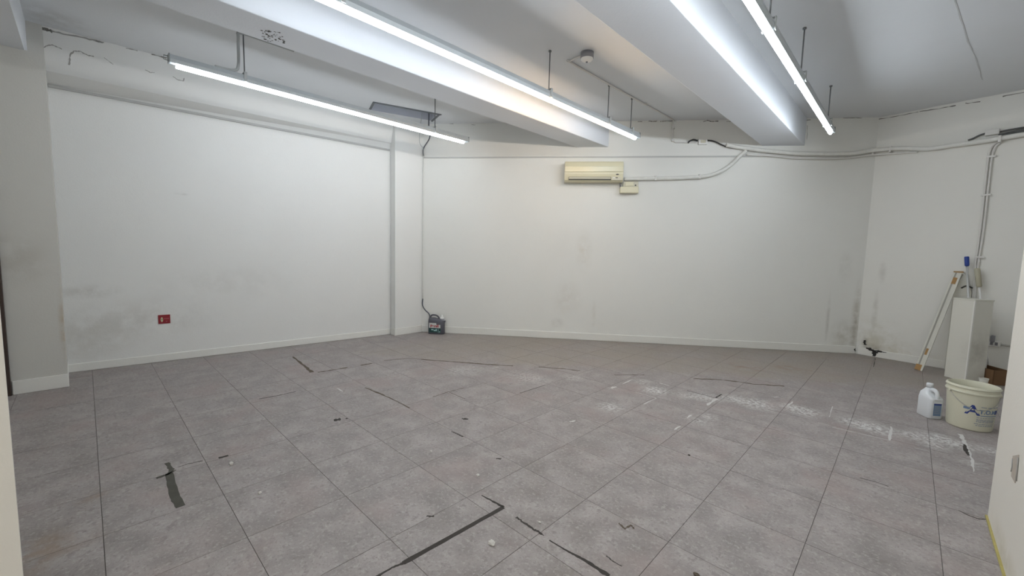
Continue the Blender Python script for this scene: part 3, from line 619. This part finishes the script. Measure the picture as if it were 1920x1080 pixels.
# dark cables at the upper right
m_gcab = plain('dark_grey_cable', (0.12, 0.125, 0.12), 0.6)
bx = thing('cable_bracket', 'white bracket box with dark grey cables at the upper right wall', 'bracket', on_wall(1862, 254, RW, 0))
p0 = on_wall(1847, 258, RW, 0); p1 = on_wall(1876, 242, RW, 0); wdt = float((p1-p0)[:2] @ tR); hh = float(p1[2]-p0[2])
MB().frame_box(p0, (tR[0], tR[1], 0), (nR[0], nR[1], 0), AZ, (0, 0, hh*0.15), (wdt, 0.05, hh*1.05)).build('case', m_wc, bx, bevel=0.008)
for k, dyy in enumerate((0, 5, 9)):
    MB().tube(smooth_path(rpath([(1872, 248+dyy), (1890, 244+dyy*.9), (1920, 239+dyy*.8), (1990, 227+dyy*.8)], 0.018+0.012*k), 4), 0.010, 8).build('cable', m_gcab, bx)
MB().tube(smooth_path(rpath([(1848, 250), (1836, 254), (1824, 260), (1815, 263)], 0.02), 5), 0.010, 8).build('cable', m_gcab, bx)
# paired conduits dropping down the right wall
dc = thing('drop_conduit', 'pair of grey-white conduits dropping down the right wall', 'conduit', on_wall(1830, 560, RW, 0))
for k, dd in enumerate((0.0, 7.0)):
    MB().tube(smooth_path(rpath([(1868+dd, 268), (1859+dd, 276), (1853+dd, 296), (1847+dd*.9, 350), (1838+dd*.9, 430), (1830+dd*.8, 486), (1827+dd*.6, 520), (1820+dd*.5, 600)], 0.016), 5), 0.010, 8).build('pipe', m_wc, dc)
for x, y in ((1856, 294), (1846, 366), (1834, 482)):
    p = on_wall(x+1, y, RW, 0.0); MB().frame_box(p, (tR[0], tR[1], 0), (nR[0], nR[1], 0), AZ, (-0.03, 0, -0.010), (0.045, 0.030, 0.010)).build('saddle_clip', m_wc, dc)

# ------------------------------------------------------------------ cable from the hatch down the far corner
m_cab = plain('grey_cable', (0.10, 0.11, 0.125), 0.55)
cx_, cy_ = -5.475, bwy(-5.475)-0.016
hb = np.array(hp(LH*0.93, WH*0.72, ZC+0.1))
zt = lambda y: on_z(789, y, 0)[2]
def corner_z(y):        # height of a pixel row on the corner line
    d = ray(790, y); k = math.hypot(cx_, cy_)/math.hypot(d[0], d[1]); return H+d[2]*k
cpts = [hb, hb-np.array([0, 0, 0.28]), np.array([-5.22, 3.62, corner_z(247)]), np.array([-5.34, 3.68, corner_z(262)]), np.array([cx_+0.012, cy_-0.006, corner_z(278)]), np.array([cx_, cy_, corner_z(292)]), np.array([cx_, cy_, 1.4]), np.array([cx_, cy_, corner_z(560)]), np.array([cx_+0.004, cy_-0.006, corner_z(572)]), on_wall(797, 581, BW, 0.045), on_wall(804, 588, BW, 0.05), on_wall(806, 596, BW, 0.045), on_wall(806, 612, BW, 0.03)]
kc = thing('hanging_cable', 'grey cable hanging from the ceiling hatch down the far corner', 'cable', (cx_, cy_, 0.1))
MB().tube(smooth_path(cpts[:6], 6), 0.009, 8).build('cord', m_cab, kc)
MB().tube(smooth_path(cpts[5:8], 6), 0.007, 8).build('painted_cord', m_pipe, kc)
MB().tube(smooth_path(cpts[7:], 6), 0.009, 8).build('cord', m_cab, kc)
MB().tube(smooth_path([hb+np.array([-0.1, -0.05, 0]), np.array([-5.33, 3.50, 2.9]), np.array([-5.35, 3.58, 2.80]), np.array([cx_+0.02, cy_-0.015, 2.72])], 6), 0.004, 6).build('thin_wire', m_conduit_g, kc)

# ------------------------------------------------------------------ red sign on the left wall
m_red = plain('red_sign_plastic', (0.25, 0.012, 0.020), 0.4, var=0.1); m_cream = plain('cream_print', (0.62, 0.56, 0.38), 0.5); m_pink = plain('pink_print', (0.42, 0.10, 0.11), 0.5); m_green = plain('green_print', (0.20, 0.27, 0.10), 0.5)
LX, LY = np.array([tL[0], tL[1], 0]), np.array([nL[0], nL[1], 0])
s0, s1 = on_wall(297, 607.5, LW, 0.0), on_wall(319, 591.5, LW, 0.0); sw = float((s1-s0) @ LX); sh = float(on_wall(308, 591.5, LW)[2]-on_wall(308, 608, LW)[2])
sg = thing('wall_sign', 'small red rectangular sign with cream pictogram on the left wall', 'sign', s0)
MB().frame_box(s0, LX, LY, AZ, (0, -0.001, 0), (sw, 0.006, sh)).build('plate', m_red, sg, bevel=0.002)
pic = [(sw*0.30+0.10*sw*math.cos(a), sh*0.47+0.27*sh*math.sin(a)) for a in [2*math.pi*i/18 for i in range(18)]]
MB().extrude([(0, 0)]*0 or [(p[0], p[1]) for p in pic], s0, LY, LX, AZ, 0.005, 0.0075).build('pictogram', m_cream, sg)
MB().extrude([(sw*0.31+0.05*sw*math.cos(a), sh*0.5+0.10*sh*math.sin(a)) for a in [2*math.pi*i/12 for i in range(12)]], s0, LY, LX, AZ, 0.006, 0.0085).build('pictogram_figure', m_green, sg)
for a, b in ((0.48, 0.58), (0.61, 0.72), (0.75, 0.88)): MB().frame_box(s0, LX, LY, AZ, (sw*a, 0.005, sh*0.50), (sw*b, 0.0072, sh*0.62)).build('lettering', m_pink, sg)
MB().extrude([(sw*0.58, sh*0.30), (sw*0.78, sh*0.30), (sw*0.68, sh*0.16)], s0, LY, LX, AZ, 0.005, 0.0072).build('arrow', m_pink, sg)

# ------------------------------------------------------------------ grey detergent canister in the far corner
m_can = plain('grey_canister_plastic', (0.095, 0.095, 0.115), 0.38, var=0.05); m_lab = plain('white_label', (0.62, 0.62, 0.60), 0.45); m_lred = plain('red_label_ink', (0.36, 0.02, 0.025), 0.5); m_lgreen = plain('dark_green_label', (0.010, 0.055, 0.050), 0.45); m_laqua = plain('pale_aqua_ink', (0.35, 0.55, 0.55), 0.5)
cB = on_z(816.5, 627.0)+AY*0.0
jt = thing('detergent_canister', 'dark grey detergent canister with handle in the far corner', 'canister', cB-AY*0.055)
def rrect(w, d, r, n=4):
    out = []
    for cx, cy, a0 in ((w-r, d-r, 0), (-w+r, d-r, 90), (-w+r, -d+r, 180), (w-r, -d+r, 270)):
        out += [(cx+r*math.cos(math.radians(a0+90*k/n)), cy+r*math.sin(math.radians(a0+90*k/n))) for k in range(n+1)]
    return out
def jar(o, ax, ay, levels, mat, name, parent, seg=4):
    rings = [[o+ax*(cx+p[0])+ay*(cy+p[1])+AZ*z for p in rrect(w, d, r, seg)] for z, w, d, r, cx, cy in levels]
    return MB().loft(rings).build(name, mat, parent)
jo = cB-AY*0.055; D = 0.050
jar(jo, AX, AY, [(0, .118, D-.006, .03, 0, 0), (0.008, .127, D, .03, 0, 0), (0.19, .127, D, .03, 0, 0), (0.215, .122, D-.006, .03, -.004, 0), (0.238, .085, D-.016, .025, -.036, 0), (0.252, .045, D-.024, .02, -.074, 0)], m_can, 'body', jt)
MB().tube(smooth_path([jo+AX*-0.105+AZ*0.235, jo+AX*-0.10+AZ*0.262, jo+AX*-0.075+AZ*0.290, jo+AX*-0.02+AZ*0.292, jo+AX*0.018+AZ*0.275, jo+AX*0.038+AZ*0.245, jo+AX*0.040+AZ*0.205], 5), 0.0125, 10).build('handle', m_can, jt)
MB().lathe([(0.034, 0.205), (0.034, 0.238), (0.030, 0.244), (0.0, 0.244)], tuple(jo+AX*0.088), 20).build('neck', m_dgrey, jt)
cp_ = MB().lathe([(0.031, 0.243), (0.030, 0.262), (0.016, 0.270), (0.011, 0.276), (0.009, 0.300), (0.0, 0.302)], tuple(jo+AX*0.088), 20).build('cap', m_dwhite, jt)
MB().frame_box(jo, AX, AY, AZ, (0.118, -0.016, 0.185), (0.140, 0.016, 0.215)).build('spout_lug', m_can, jt, bevel=0.004)
lab = MB().frame_box(jo, AX, AY, AZ, (-0.103, D-0.004, 0.098), (0.075, D+0.0012, 0.150)).frame_box(jo, AX, AY, AZ, (-0.103, D-0.004, 0.150), (0.010, D+0.0012, 0.176)).build('label_panel', m_lab, jt)
MB().frame_box(jo, AX, AY, AZ, (-0.103, D-0.004, 0.028), (0.078, D+0.0014, 0.098)).build('label_panel', m_lgreen, jt)
text_mesh('Persil', 0.060, lambda u, v: jo+AX*(-0.018+u)+AZ*(0.127+v+u*0.06)+AY*(D+0.002), 'lettering', m_lred, jt, 0.0022)
for x0, x1, z0, z1 in ((-0.07, -0.035, 0.062, 0.082), (-0.03, 0.0, 0.050, 0.072), (0.0, 0.022, 0.050, 0.084), (0.040, 0.046, 0.030, 0.09), (0.058, 0.07, 0.034, 0.05)):
    MB().frame_box(jo, AX, AY, AZ, (x0, D, z0), (x1, D+0.0022, z1)).build('label_print', m_laqua, jt)

# ------------------------------------------------------------------ bucket and white jug
m_pail = plain('cream_white_pail', (0.66, 0.65, 0.52), 0.38, var=0.03); m_blue = plain('navy_print', (0.022, 0.045, 0.22), 0.45); m_blue2 = plain('pale_blue_print', (0.16, 0.24, 0.38), 0.5); m_gprint = plain('grey_blue_print', (0.30, 0.33, 0.38), 0.5); m_steel = plain('bright_wire', (0.50, 0.50, 0.48), 0.35, 0.7); m_jug = plain('white_jug_plastic', (0.74, 0.77, 0.80), 0.35, var=0.02)
bc = np.array([0.438, 4.868, 0.0]); R0, R1, HB = 0.128, 0.143, 0.345
bk = thing('plastic_bucket', 'cream plastic bucket with blue printing beside the partition', 'bucket', bc)
MB().lathe([(0.0, 0.004), (R0-.012, 0.0), (R0-.003, 0.004), (R0, 0.012), (R1, HB-0.055), (R1+.003, HB), (R1-.001, HB+0.002), (R1-.004, HB), (R1-.003, HB-0.055), (R0-.004, 0.012), (0.0, 0.010)], tuple(bc), 56).build('body', m_pail, bk)
for z0, z1, e in ((HB-0.060, HB-0.040, .010), (HB-0.022, HB-0.004, .009)):
    MB().lathe([(R1-.001, z0), (R1+e*.7, z0+.002), (R1+e, (z0+z1)/2), (R1+e*.7, z1-.002), (R1+.001, z1)], tuple(bc), 56).build('rim_ring', m_pail, bk)
def on_pail(th, z, e=0.0012):
    r = R0+(R1-R0)*(z-0.012)/(HB-0.067)+e; return np.array([bc[0]+r*math.cos(th), bc[1]+r*math.sin(th), z])
tc = math.atan2(-bc[1], -bc[0])                 # towards the camera
TH = tc+0.50                                    # where the print sits
def place(u0, z0): return lambda u, v: on_pail(TH+(u+u0)/0.136, z0*1.2+v)
text_mesh('A', 0.105, lambda u, v: on_pail(TH+(u*1.1-0.055)/0.136, 0.166+v), 'lettering', m_blue, bk, 0.003)
def patch(u0, u1, z0, z1, mat, nm, e=0.001):
    z0, z1 = z0*1.2, z1*1.2
    k = 6; vs = [on_pail(TH+(u0+(u1-u0)*i/k)/0.136, z, e) for z in (z0, z1) for i in range(k+1)]
    vs += [on_pail(TH+(u0+(u1-u0)*i/k)/0.136, z, -0.002) for z in (z0, z1) for i in range(k+1)]; m_ = k+1
    fs = [(i, i+1, m_+i+1, m_+i) for i in range(k)]+[(2*m_+i, 3*m_+i, 3*m_+i+1, 2*m_+i+1) for i in range(k)]
    fs += [(i, 2*m_+i, 2*m_+i+1, i+1) for i in range(k)]+[(m_+i, m_+i+1, 3*m_+i+1, 3*m_+i) for i in range(k)]+[(0, m_, 3*m_, 2*m_), (k, 2*m_+k, 3*m_+k, m_+k)]
    return MB().add(vs, fs).build(nm, mat, bk)
patch(-0.105, -0.070, 0.142, 0.158, m_blue2, 'print_wing')
text_mesh('T.O.M', 0.042, place(0.036, 0.135), 'lettering', m_blue2, bk, 0.0018)
patch(0.092, 0.125, 0.122, 0.148, m_blue, 'print_block')
for u0, u1, z in ((-0.012, 0.02, .164), (0.028, 0.055, .164), (0.062, 0.085, .165), (0.090, 0.12, .166)): patch(u0, u1, z, z+0.005, m_gprint, 'print_line')
patch(-0.01, 0.118, 0.108, 0.113, m_blue2, 'print_line')
for z, u0, u1 in ((.094, -.03, .10), (.082, -.03, .095), (.074, -.03, .095), (.066, -.03, .092), (.052, -.04, .095), (.041, -.03, .09)):
    u = u0
    rdd = random.Random(int(z*1e4))
    while u < u1:
        w_ = rdd.uniform(0.008, 0.026); patch(u, min(u+w_, u1), z, z+0.0048, m_gprint, 'print_line'); u += w_+0.004
# wire handle hanging down round the front
hpts = []
ta, tb = tc-0.95, tc+1.55
for k in range(25):
    f = k/24; th = ta+(tb-ta)*f; z = 0.285-0.110*math.sin(math.pi*f)
    hpts.append(on_pail(th, z, 0.006))
MB().tube(hpts, 0.0022, 6).build('wire_handle', m_steel, bk)
for th in (ta, tb): MB().tube([on_pail(th, 0.285, -0.002), on_pail(th, 0.285, 0.012)], 0.009, 10).build('handle_ear', m_pail, bk)
# white jug
gx = on_z(1741, 783.5); gd = np.array([_ax[0][0], _ax[0][1], 0]); 
ga = math.radians(37); GX = np.array([math.cos(ga), math.sin(ga), 0]); GY = np.array([math.sin(ga), -math.cos(ga), 0])
go = np.array([0.215, 4.915, 0.0])
jg = thing('plastic_jug', 'white plastic jug with moulded handle standing beside the bucket', 'jug', go)
w_, d_ = 0.052, 0.068
jar(go, GX, GY, [(0, w_-.006, d_-.006, .02, 0, 0), (0.006, w_, d_, .022, 0, 0), (0.128, w_, d_, .022, 0, 0), (0.140, w_-.002, d_-.002, .022, 0, 0), (0.162, w_-.008, d_-.030, .018, 0, -0.026), (0.182, w_-.024, d_-.042, .016, 0, -0.026), (0.196, .021, .021, .0205, 0, -0.022)], m_jug, 'body', jg, 6)
MB().lathe([(0.020, 0.192), (0.020, 0.200), (0.0225, 0.200), (0.0225, 0.224), (0.020, 0.227), (0.0, 0.227)], tuple(go+GY*-0.022), 24).build('cap', m_jug, jg)
MB().tube(smooth_path([go+GY*-0.004+AZ*0.182, go+GY*0.018+AZ*0.190, go+GY*0.042+AZ*0.184, go+GY*0.056+AZ*0.165, go+GY*0.057+AZ*0.132], 5), [0.013]*20+[0.014], 12).build('handle', m_jug, jg)
jar(go, GX, GY, [(0.128, .030, .012, .01, 0, 0.060), (0.140, .030, .012, .01, 0, 0.060)], m_jug, 'shoulder_ridge', jg)
lb = MB().frame_box(go, GX, GY, AZ, (-0.026, d_-0.004, 0.024), (0.030, d_+0.0008, 0.108)).build('label', m_blue2, jg)
MB().frame_box(go, GX, GY, AZ, (-0.026, d_, 0.098), (0.030, d_+0.0014, 0.108)).build('label_band', m_blue, jg)
for z in (0.04, 0.052, 0.064, 0.076, 0.086): MB().frame_box(go, GX, GY, AZ, (-0.020, d_, z), (0.022, d_+0.0014, z+0.004)).build('label_line', m_gprint, jg)

for o in [c for c in bpy.data.objects if c.parent == jg]:
    for v in o.data.vertices: v.co.z *= 1.24

# ------------------------------------------------------------------ half-height pedestal and the tools behind it
m_ped = wall_paint('scuffed_white_panel', (0.72, 0.71, 0.64), [((0.62, 6.70, 0.35), (0.2, 0.2, 0.35), (0.40, 0.38, 0.33), 0.6, 12)])
fx = np.array([0.715, 0.699, 0]); fy = np.array([-0.699, 0.715, 0])     # along its front, and away from the camera
pc = np.array([0.535, 6.64, 0.0])
ped = thing('white_pedestal', 'scuffed white half-height boxed pedestal standing near the right wall', 'pedestal', pc)
PH = 0.91; PW, PD = 0.205, 0.22
MB().frame_box(pc, fx, fy, AZ, (0, 0, 0), (PW, PD, PH-0.012)).build('body', m_ped, ped, bevel=0.004)
MB().frame_box(pc, fx, fy, AZ, (-0.004, -0.004, PH-0.012), (PW+0.006, PD, PH)).build('top_board', m_ped, ped, bevel=0.003)
MB().frame_box(pc, fx, fy, AZ, (-0.002, -0.002, 0.0), (0.012, 0.01, PH-0.012)).build('corner_bead', m_base, ped)
m_plank = plain('white_plank', (0.66, 0.65, 0.58), 0.5, var=0.1); m_tape = plain('brown_tape', (0.36, 0.20, 0.06), 0.5, var=0.2, vscale=30); m_pgrey = plain('grey_plank_edge', (0.34, 0.33, 0.29), 0.6)
# leaning plank
b0 = on_z(1722, 694); b1 = on_wall(1796, 512, RW, 0.062)
pd_ = (b1-b0); pl_ = float(np.linalg.norm(pd_)); pd_ /= pl_
px_ = np.cross(pd_, np.array([nR[0], nR[1], 0])); px_ /= np.linalg.norm(px_); pn_ = np.cross(px_, pd_)
if px_ @ fx < 0: px_ = -px_
if pn_ @ np.array([nR[0], nR[1], 0]) < 0: pn_ = -pn_
pk = thing('leaning_plank', 'long narrow white plank with brown tape leaning beside the pedestal', 'plank', b0)
MB().frame_box(b0, px_, pn_, pd_, (-0.035, -0.012, 0.0), (0.035, 0.010, pl_)).build('board', m_plank, pk, bevel=0.002)
MB().frame_box(b0, px_, pn_, pd_, (-0.020, 0.008, 0.02), (-0.006, 0.0125, pl_)).build('groove_strip', m_pgrey, pk)
MB().frame_box(b0, px_, pn_, pd_, (0.018, 0.008, 0.0), (0.035, 0.022, pl_)).build('raised_edge', m_plank, pk)
for a0, a1, u0, u1 in ((0.0, 0.07, -0.036, 0.016), (0.20, 0.28, -0.004, 0.017), (pl_-0.14, pl_-0.06, -0.02, 0.016)): MB().frame_box(b0, px_, pn_, pd_, (u0, 0.0, a0), (u1, 0.0145, a1)).build('tape', m_tape, pk)
# white board with a hole, behind the pedestal
q0 = on_wall(1803, 545, RW, 0.06); tRr = np.array([tR[0], tR[1], 0]); nRR = np.array([nR[0], nR[1], 0])
wbz = [on_wall(x, y, RW, 0.028) for x, y in ((1788, 548), (1790, 512), (1803, 510), (1811, 516), (1822, 548))]
hb_ = thing('holed_board', 'white board with a round hole and taped edge leaning behind the pedestal', 'board', v3(wbz[0][:2], 0.0))
bz = []
for p in wbz: bz.append((float((p-wbz[0])[:2] @ tR), float(p[2])))
pol = [(bz[0][0], 0.0)]+bz+[(bz[-1][0], 0.0)]
MB().extrude(pol, v3(wbz[0][:2]-nR*0.012, 0.0), nRR, tRr, AZ, 0.0, 0.02).build('board', m_plank, hb_)
hc = on_wall(1799.5, 515, RW, 0.037); MB().tube([hc-nRR*0.004, hc+nRR*0.0012], 0.012, 14).build('hole', m_dark, hb_)
hc = on_wall(1796, 509.5, RW, 0.037); MB().frame_box(hc, tRr, nRR, AZ, (-0.035, -0.02, -0.010), (0.045, 0.002, 0.006)).build('tape', m_tape, hb_)
hc = on_wall(1802, 519, RW, 0.037); MB().tube([hc-np.array([0, 0, 0.03])-tRr*0.01, hc+tRr*0.012+AZ*0.03], 0.006, 6).build('scratch', m_crack2, hb_)
hc = on_wall(1813, 539, RW, 0.040); MB().tube(smooth_path([hc-tRr*0.045-AZ*0.012, hc-tRr*0.005+AZ*0.018, hc+tRr*0.045-AZ*0.004], 4), 0.008, 6).build('bracket', m_dark, hb_)
# squeegee pole with blue grip
m_grip = plain('blue_rubber_grip', (0.018, 0.055, 0.30), 0.45); m_beige = plain('beige_grip', (0.42, 0.40, 0.30), 0.5)
def pole(name, label, cat, top, gripb, foot, gm, pm, r, gr):
    t = on_wall(*top, RW, 0.075); g_ = on_wall(*gripb, RW, 0.08); ft = np.array(foot, float)
    d = ft-t; L = np.linalg.norm(d); d /= L; gl = abs(float((g_-t) @ d))
    th_ = thing(name, label, cat, ft)
    MB().tube([t+d*gl*0.9, ft], r, 10).build('shaft', pm, th_)
    MB().tube([t, t+d*0.008, t+d*gl*0.5, t+d*(gl-0.01), t+d*gl], [gr*.8, gr, gr*0.98, gr*.95, gr*.7], 12).build('grip', gm, th_)
m_pshaft = plain('pale_aluminium_shaft', (0.66, 0.67, 0.66), 0.35, 0.4)
f1 = on_wall(1827, 660, RW, 0.12); pole('squeegee_pole', 'pale metal pole with a blue grip standing behind the pedestal', 'pole', (1812.5, 481), (1817, 499), (f1[0], f1[1], 0.0), m_grip, m_pshaft, 0.011, 0.021)
f2 = on_wall(1862, 660, RW, 0.12); pole('roller_pole', 'white metal rod with a beige grip behind the pedestal', 'pole', (1832, 503), (1838, 538), (f2[0], f2[1], 0.0), m_beige, m_dwhite, 0.009, 0.026)
# power strip, thin stick, cardboard box and cup in the gap beside the partition
p0 = on_wall(1848, 647, RW, 0); p1 = on_wall(1878, 636, RW, 0); wdt = float((p1-p0)[:2] @ tR)
ps_ = thing('power_strip', 'white socket strip with grey plug low on the right wall', 'power strip', p0)
MB().frame_box(p0, tRr, nRR, AZ, (0, 0, 0), (wdt, 0.035, 0.06)).build('case', m_dwhite, ps_, bevel=0.006)
for a in (0.3, 0.62): MB().frame_box(p0, tRr, nRR, AZ, (wdt*a, 0.03, 0.015), (wdt*(a+0.2), 0.037, 0.05)).build('socket', m_dgrey, ps_)
MB().frame_box(p0, tRr, nRR, AZ, (wdt*0.30, 0.03, 0.05), (wdt*0.62, 0.09, 0.13)).build('plug', m_dgrey, ps_, bevel=0.01)
MB().tube([p0+tRr*wdt+nRR*0.014+AZ*0.03, p0+tRr*(wdt+0.8)+nRR*0.014+AZ*0.0], 0.010, 8).build('conduit', m_wc, ps_)
m_card = plain('brown_cardboard', (0.17, 0.095, 0.045), 0.8, var=0.12, vscale=14); m_card2 = plain('dark_cardboard_inside', (0.10, 0.062, 0.036), 0.85, var=0.1)
cc0 = np.array([0.74, 6.72, 0.0])
cb_ = thing('cardboard_box', 'open brown cardboard box on the floor beyond the partition', 'box', cc0)
cw, cdp, chh = 0.17, 0.30, 0.16
cfx, cfy = np.array([0.80, 0.60, 0]), np.array([-0.60, 0.80, 0])
for nm, a, b in (('side', (0, 0, 0), (cw, 0.005, chh)), ('side', (0, cdp-.005, 0), (cw, cdp, chh)), ('side', (0, 0, 0), (0.005, cdp, chh)), ('side', (cw-.005, 0, 0), (cw, cdp, chh)), ('bottom', (0, 0, 0), (cw, cdp, 0.005))):
    MB().frame_box(cc0, cfx, cfy, AZ, a, b).build(nm, m_card if nm == 'side' else m_card2, cb_)
MB().frame_box(cc0+AZ*chh, cfx, (cfy*0.5+AZ*0.86), np.cross(cfx, cfy*0.5+AZ*0.86), (0, 0.30, -0.002), (cw, 0.30, 0.002)) if False else None
fl_a = cc0+cfy*cdp+AZ*chh
MB().add([fl_a, fl_a+cfx*cw, fl_a+cfx*(cw+0.01)+cfy*0.05+AZ*0.08, fl_a+cfx*(-0.01)+cfy*0.05+AZ*0.08]+[p+cfy*0.004 for p in (fl_a, fl_a+cfx*cw, fl_a+cfx*(cw+0.01)+cfy*0.05+AZ*0.08, fl_a+cfx*(-0.01)+cfy*0.05+AZ*0.08)], [(0,1,2,3),(7,6,5,4),(0,4,5,1),(1,5,6,2),(2,6,7,3),(3,7,4,0)]).build('flap', m_card2, cb_)
st0 = on_wall(1853, 620, RW, 0.03); st1 = cc0+cfx*0.10+cfy*0.20+AZ*0.012
sk = thing('thin_stick', 'thin white stick leaning into the cardboard box', 'stick', st1)
MB().tube([st0, st0*0.4+st1*0.6, st1], [0.010, 0.011, 0.012], 8).build('shaft', m_dwhite, sk)
MB().tube([st0+nRR*0, st0+(st0-st1)/np.linalg.norm(st0-st1)*0.02], 0.012, 8).build('tip', m_dgrey, sk)
cu0 = np.array([0.66, 6.58, 0.0])
ct = thing('paper_cup', 'small off-white cup on the floor between pedestal and cardboard box', 'cup', cu0)
MB().lathe([(0.0, 0.0), (0.028, 0.0), (0.036, 0.085), (0.034, 0.085), (0.027, 0.004), (0.0, 0.004)], tuple(cu0), 24).build('body', m_plank, ct)
MB().lathe([(0.0345, 0.082), (0.0385, 0.084), (0.0385, 0.088), (0.0345, 0.088)], tuple(cu0), 24).build('rim', m_plank, ct)

# torn patch where a switch was, on the right partition
m_torn = plain('torn_plaster', (0.46, 0.41, 0.35), 0.9, var=0.2, vscale=40)
def xp(x, y, X): d = ray(x, y); return O+d*(X/d[0])
tp = [xp(x, y, 0.3915) for x, y in ((1900, 855), (1911, 853), (1909, 876), (1904, 906), (1897, 893), (1899, 870))]
sp_ = thing('torn_patch', 'torn rectangular patch left by a removed switch on the right partition', 'wall patch', tp[0])
MB().add(list(tp)+[p+np.array([-0.002, 0, 0]) for p in tp], [tuple(range(5, -1, -1)), tuple(range(6, 12))]+[(i, (i+1) % 6, 6+(i+1) % 6, 6+i) for i in range(6)]).build('plaster', m_torn, sp_)
for a, b in (((1898.5, 860), (1898, 876)), ((1898, 876), (1896, 884)), ((1909, 858), (1905, 902))):
    pa, pb = xp(*a, 0.389), xp(*b, 0.389); MB().tube([pa, pb], 0.0025, 6).build('torn_edge', m_crack2, sp_)

# ------------------------------------------------------------------ crumbs on the floor
m_crumb = plain('white_crumb', (0.60, 0.58, 0.54), 0.85, var=0.15, vscale=60)
def crumb(x, y, s, label, seed, mat=None):
    rd = random.Random(seed); c = on_z(x, y); bm = bmesh.new(); bmesh.ops.create_icosphere(bm, subdivisions=2, radius=1)
    for v in bm.verts:
        k = 1+rd.uniform(-.28, .28); v.co = Vector((v.co.x*s*k*1.1, v.co.y*s*k*0.85, max(v.co.z, -0.6)*s*k*0.55+0.33*s))
    me = bpy.data.meshes.new('plaster_crumb'); bm.to_mesh(me); bm.free(); me.materials.append(mat or m_crumb)
    zmin = min(v.co.z for v in me.vertices)
    for v in me.vertices: v.co.z -= zmin
    o = bpy.data.objects.new('plaster_crumb', me); COL.objects.link(o); o.location = (c[0], c[1], 0.0)
    tag(o, label, 'crumb', 'plaster crumbs on the floor')
crumb(922, 1020, 0.016, 'largest white plaster crumb, right of the long dark floor groove', 1)
crumb(434, 870, 0.013, 'white plaster crumb near the short dark dash at left', 2)
crumb(896, 892, 0.010, 'small pale crumb above the corner of the dark groove', 3)
crumb(1012, 980, 0.007, 'tiny white crumb just above the broken dark groove', 4)
crumb(808, 847, 0.008, 'tiny white crumb in the middle of the floor', 5)
crumb(487, 925, 0.010, 'flat white chip left of the long tile joint', 6)
crumb(1292, 854, 0.008, 'black crumb on the floor right of centre', 7, m_gap)
crumb(1305, 1079, 0.011, 'brown crumb at the bottom edge of the floor', 8, m_glue)
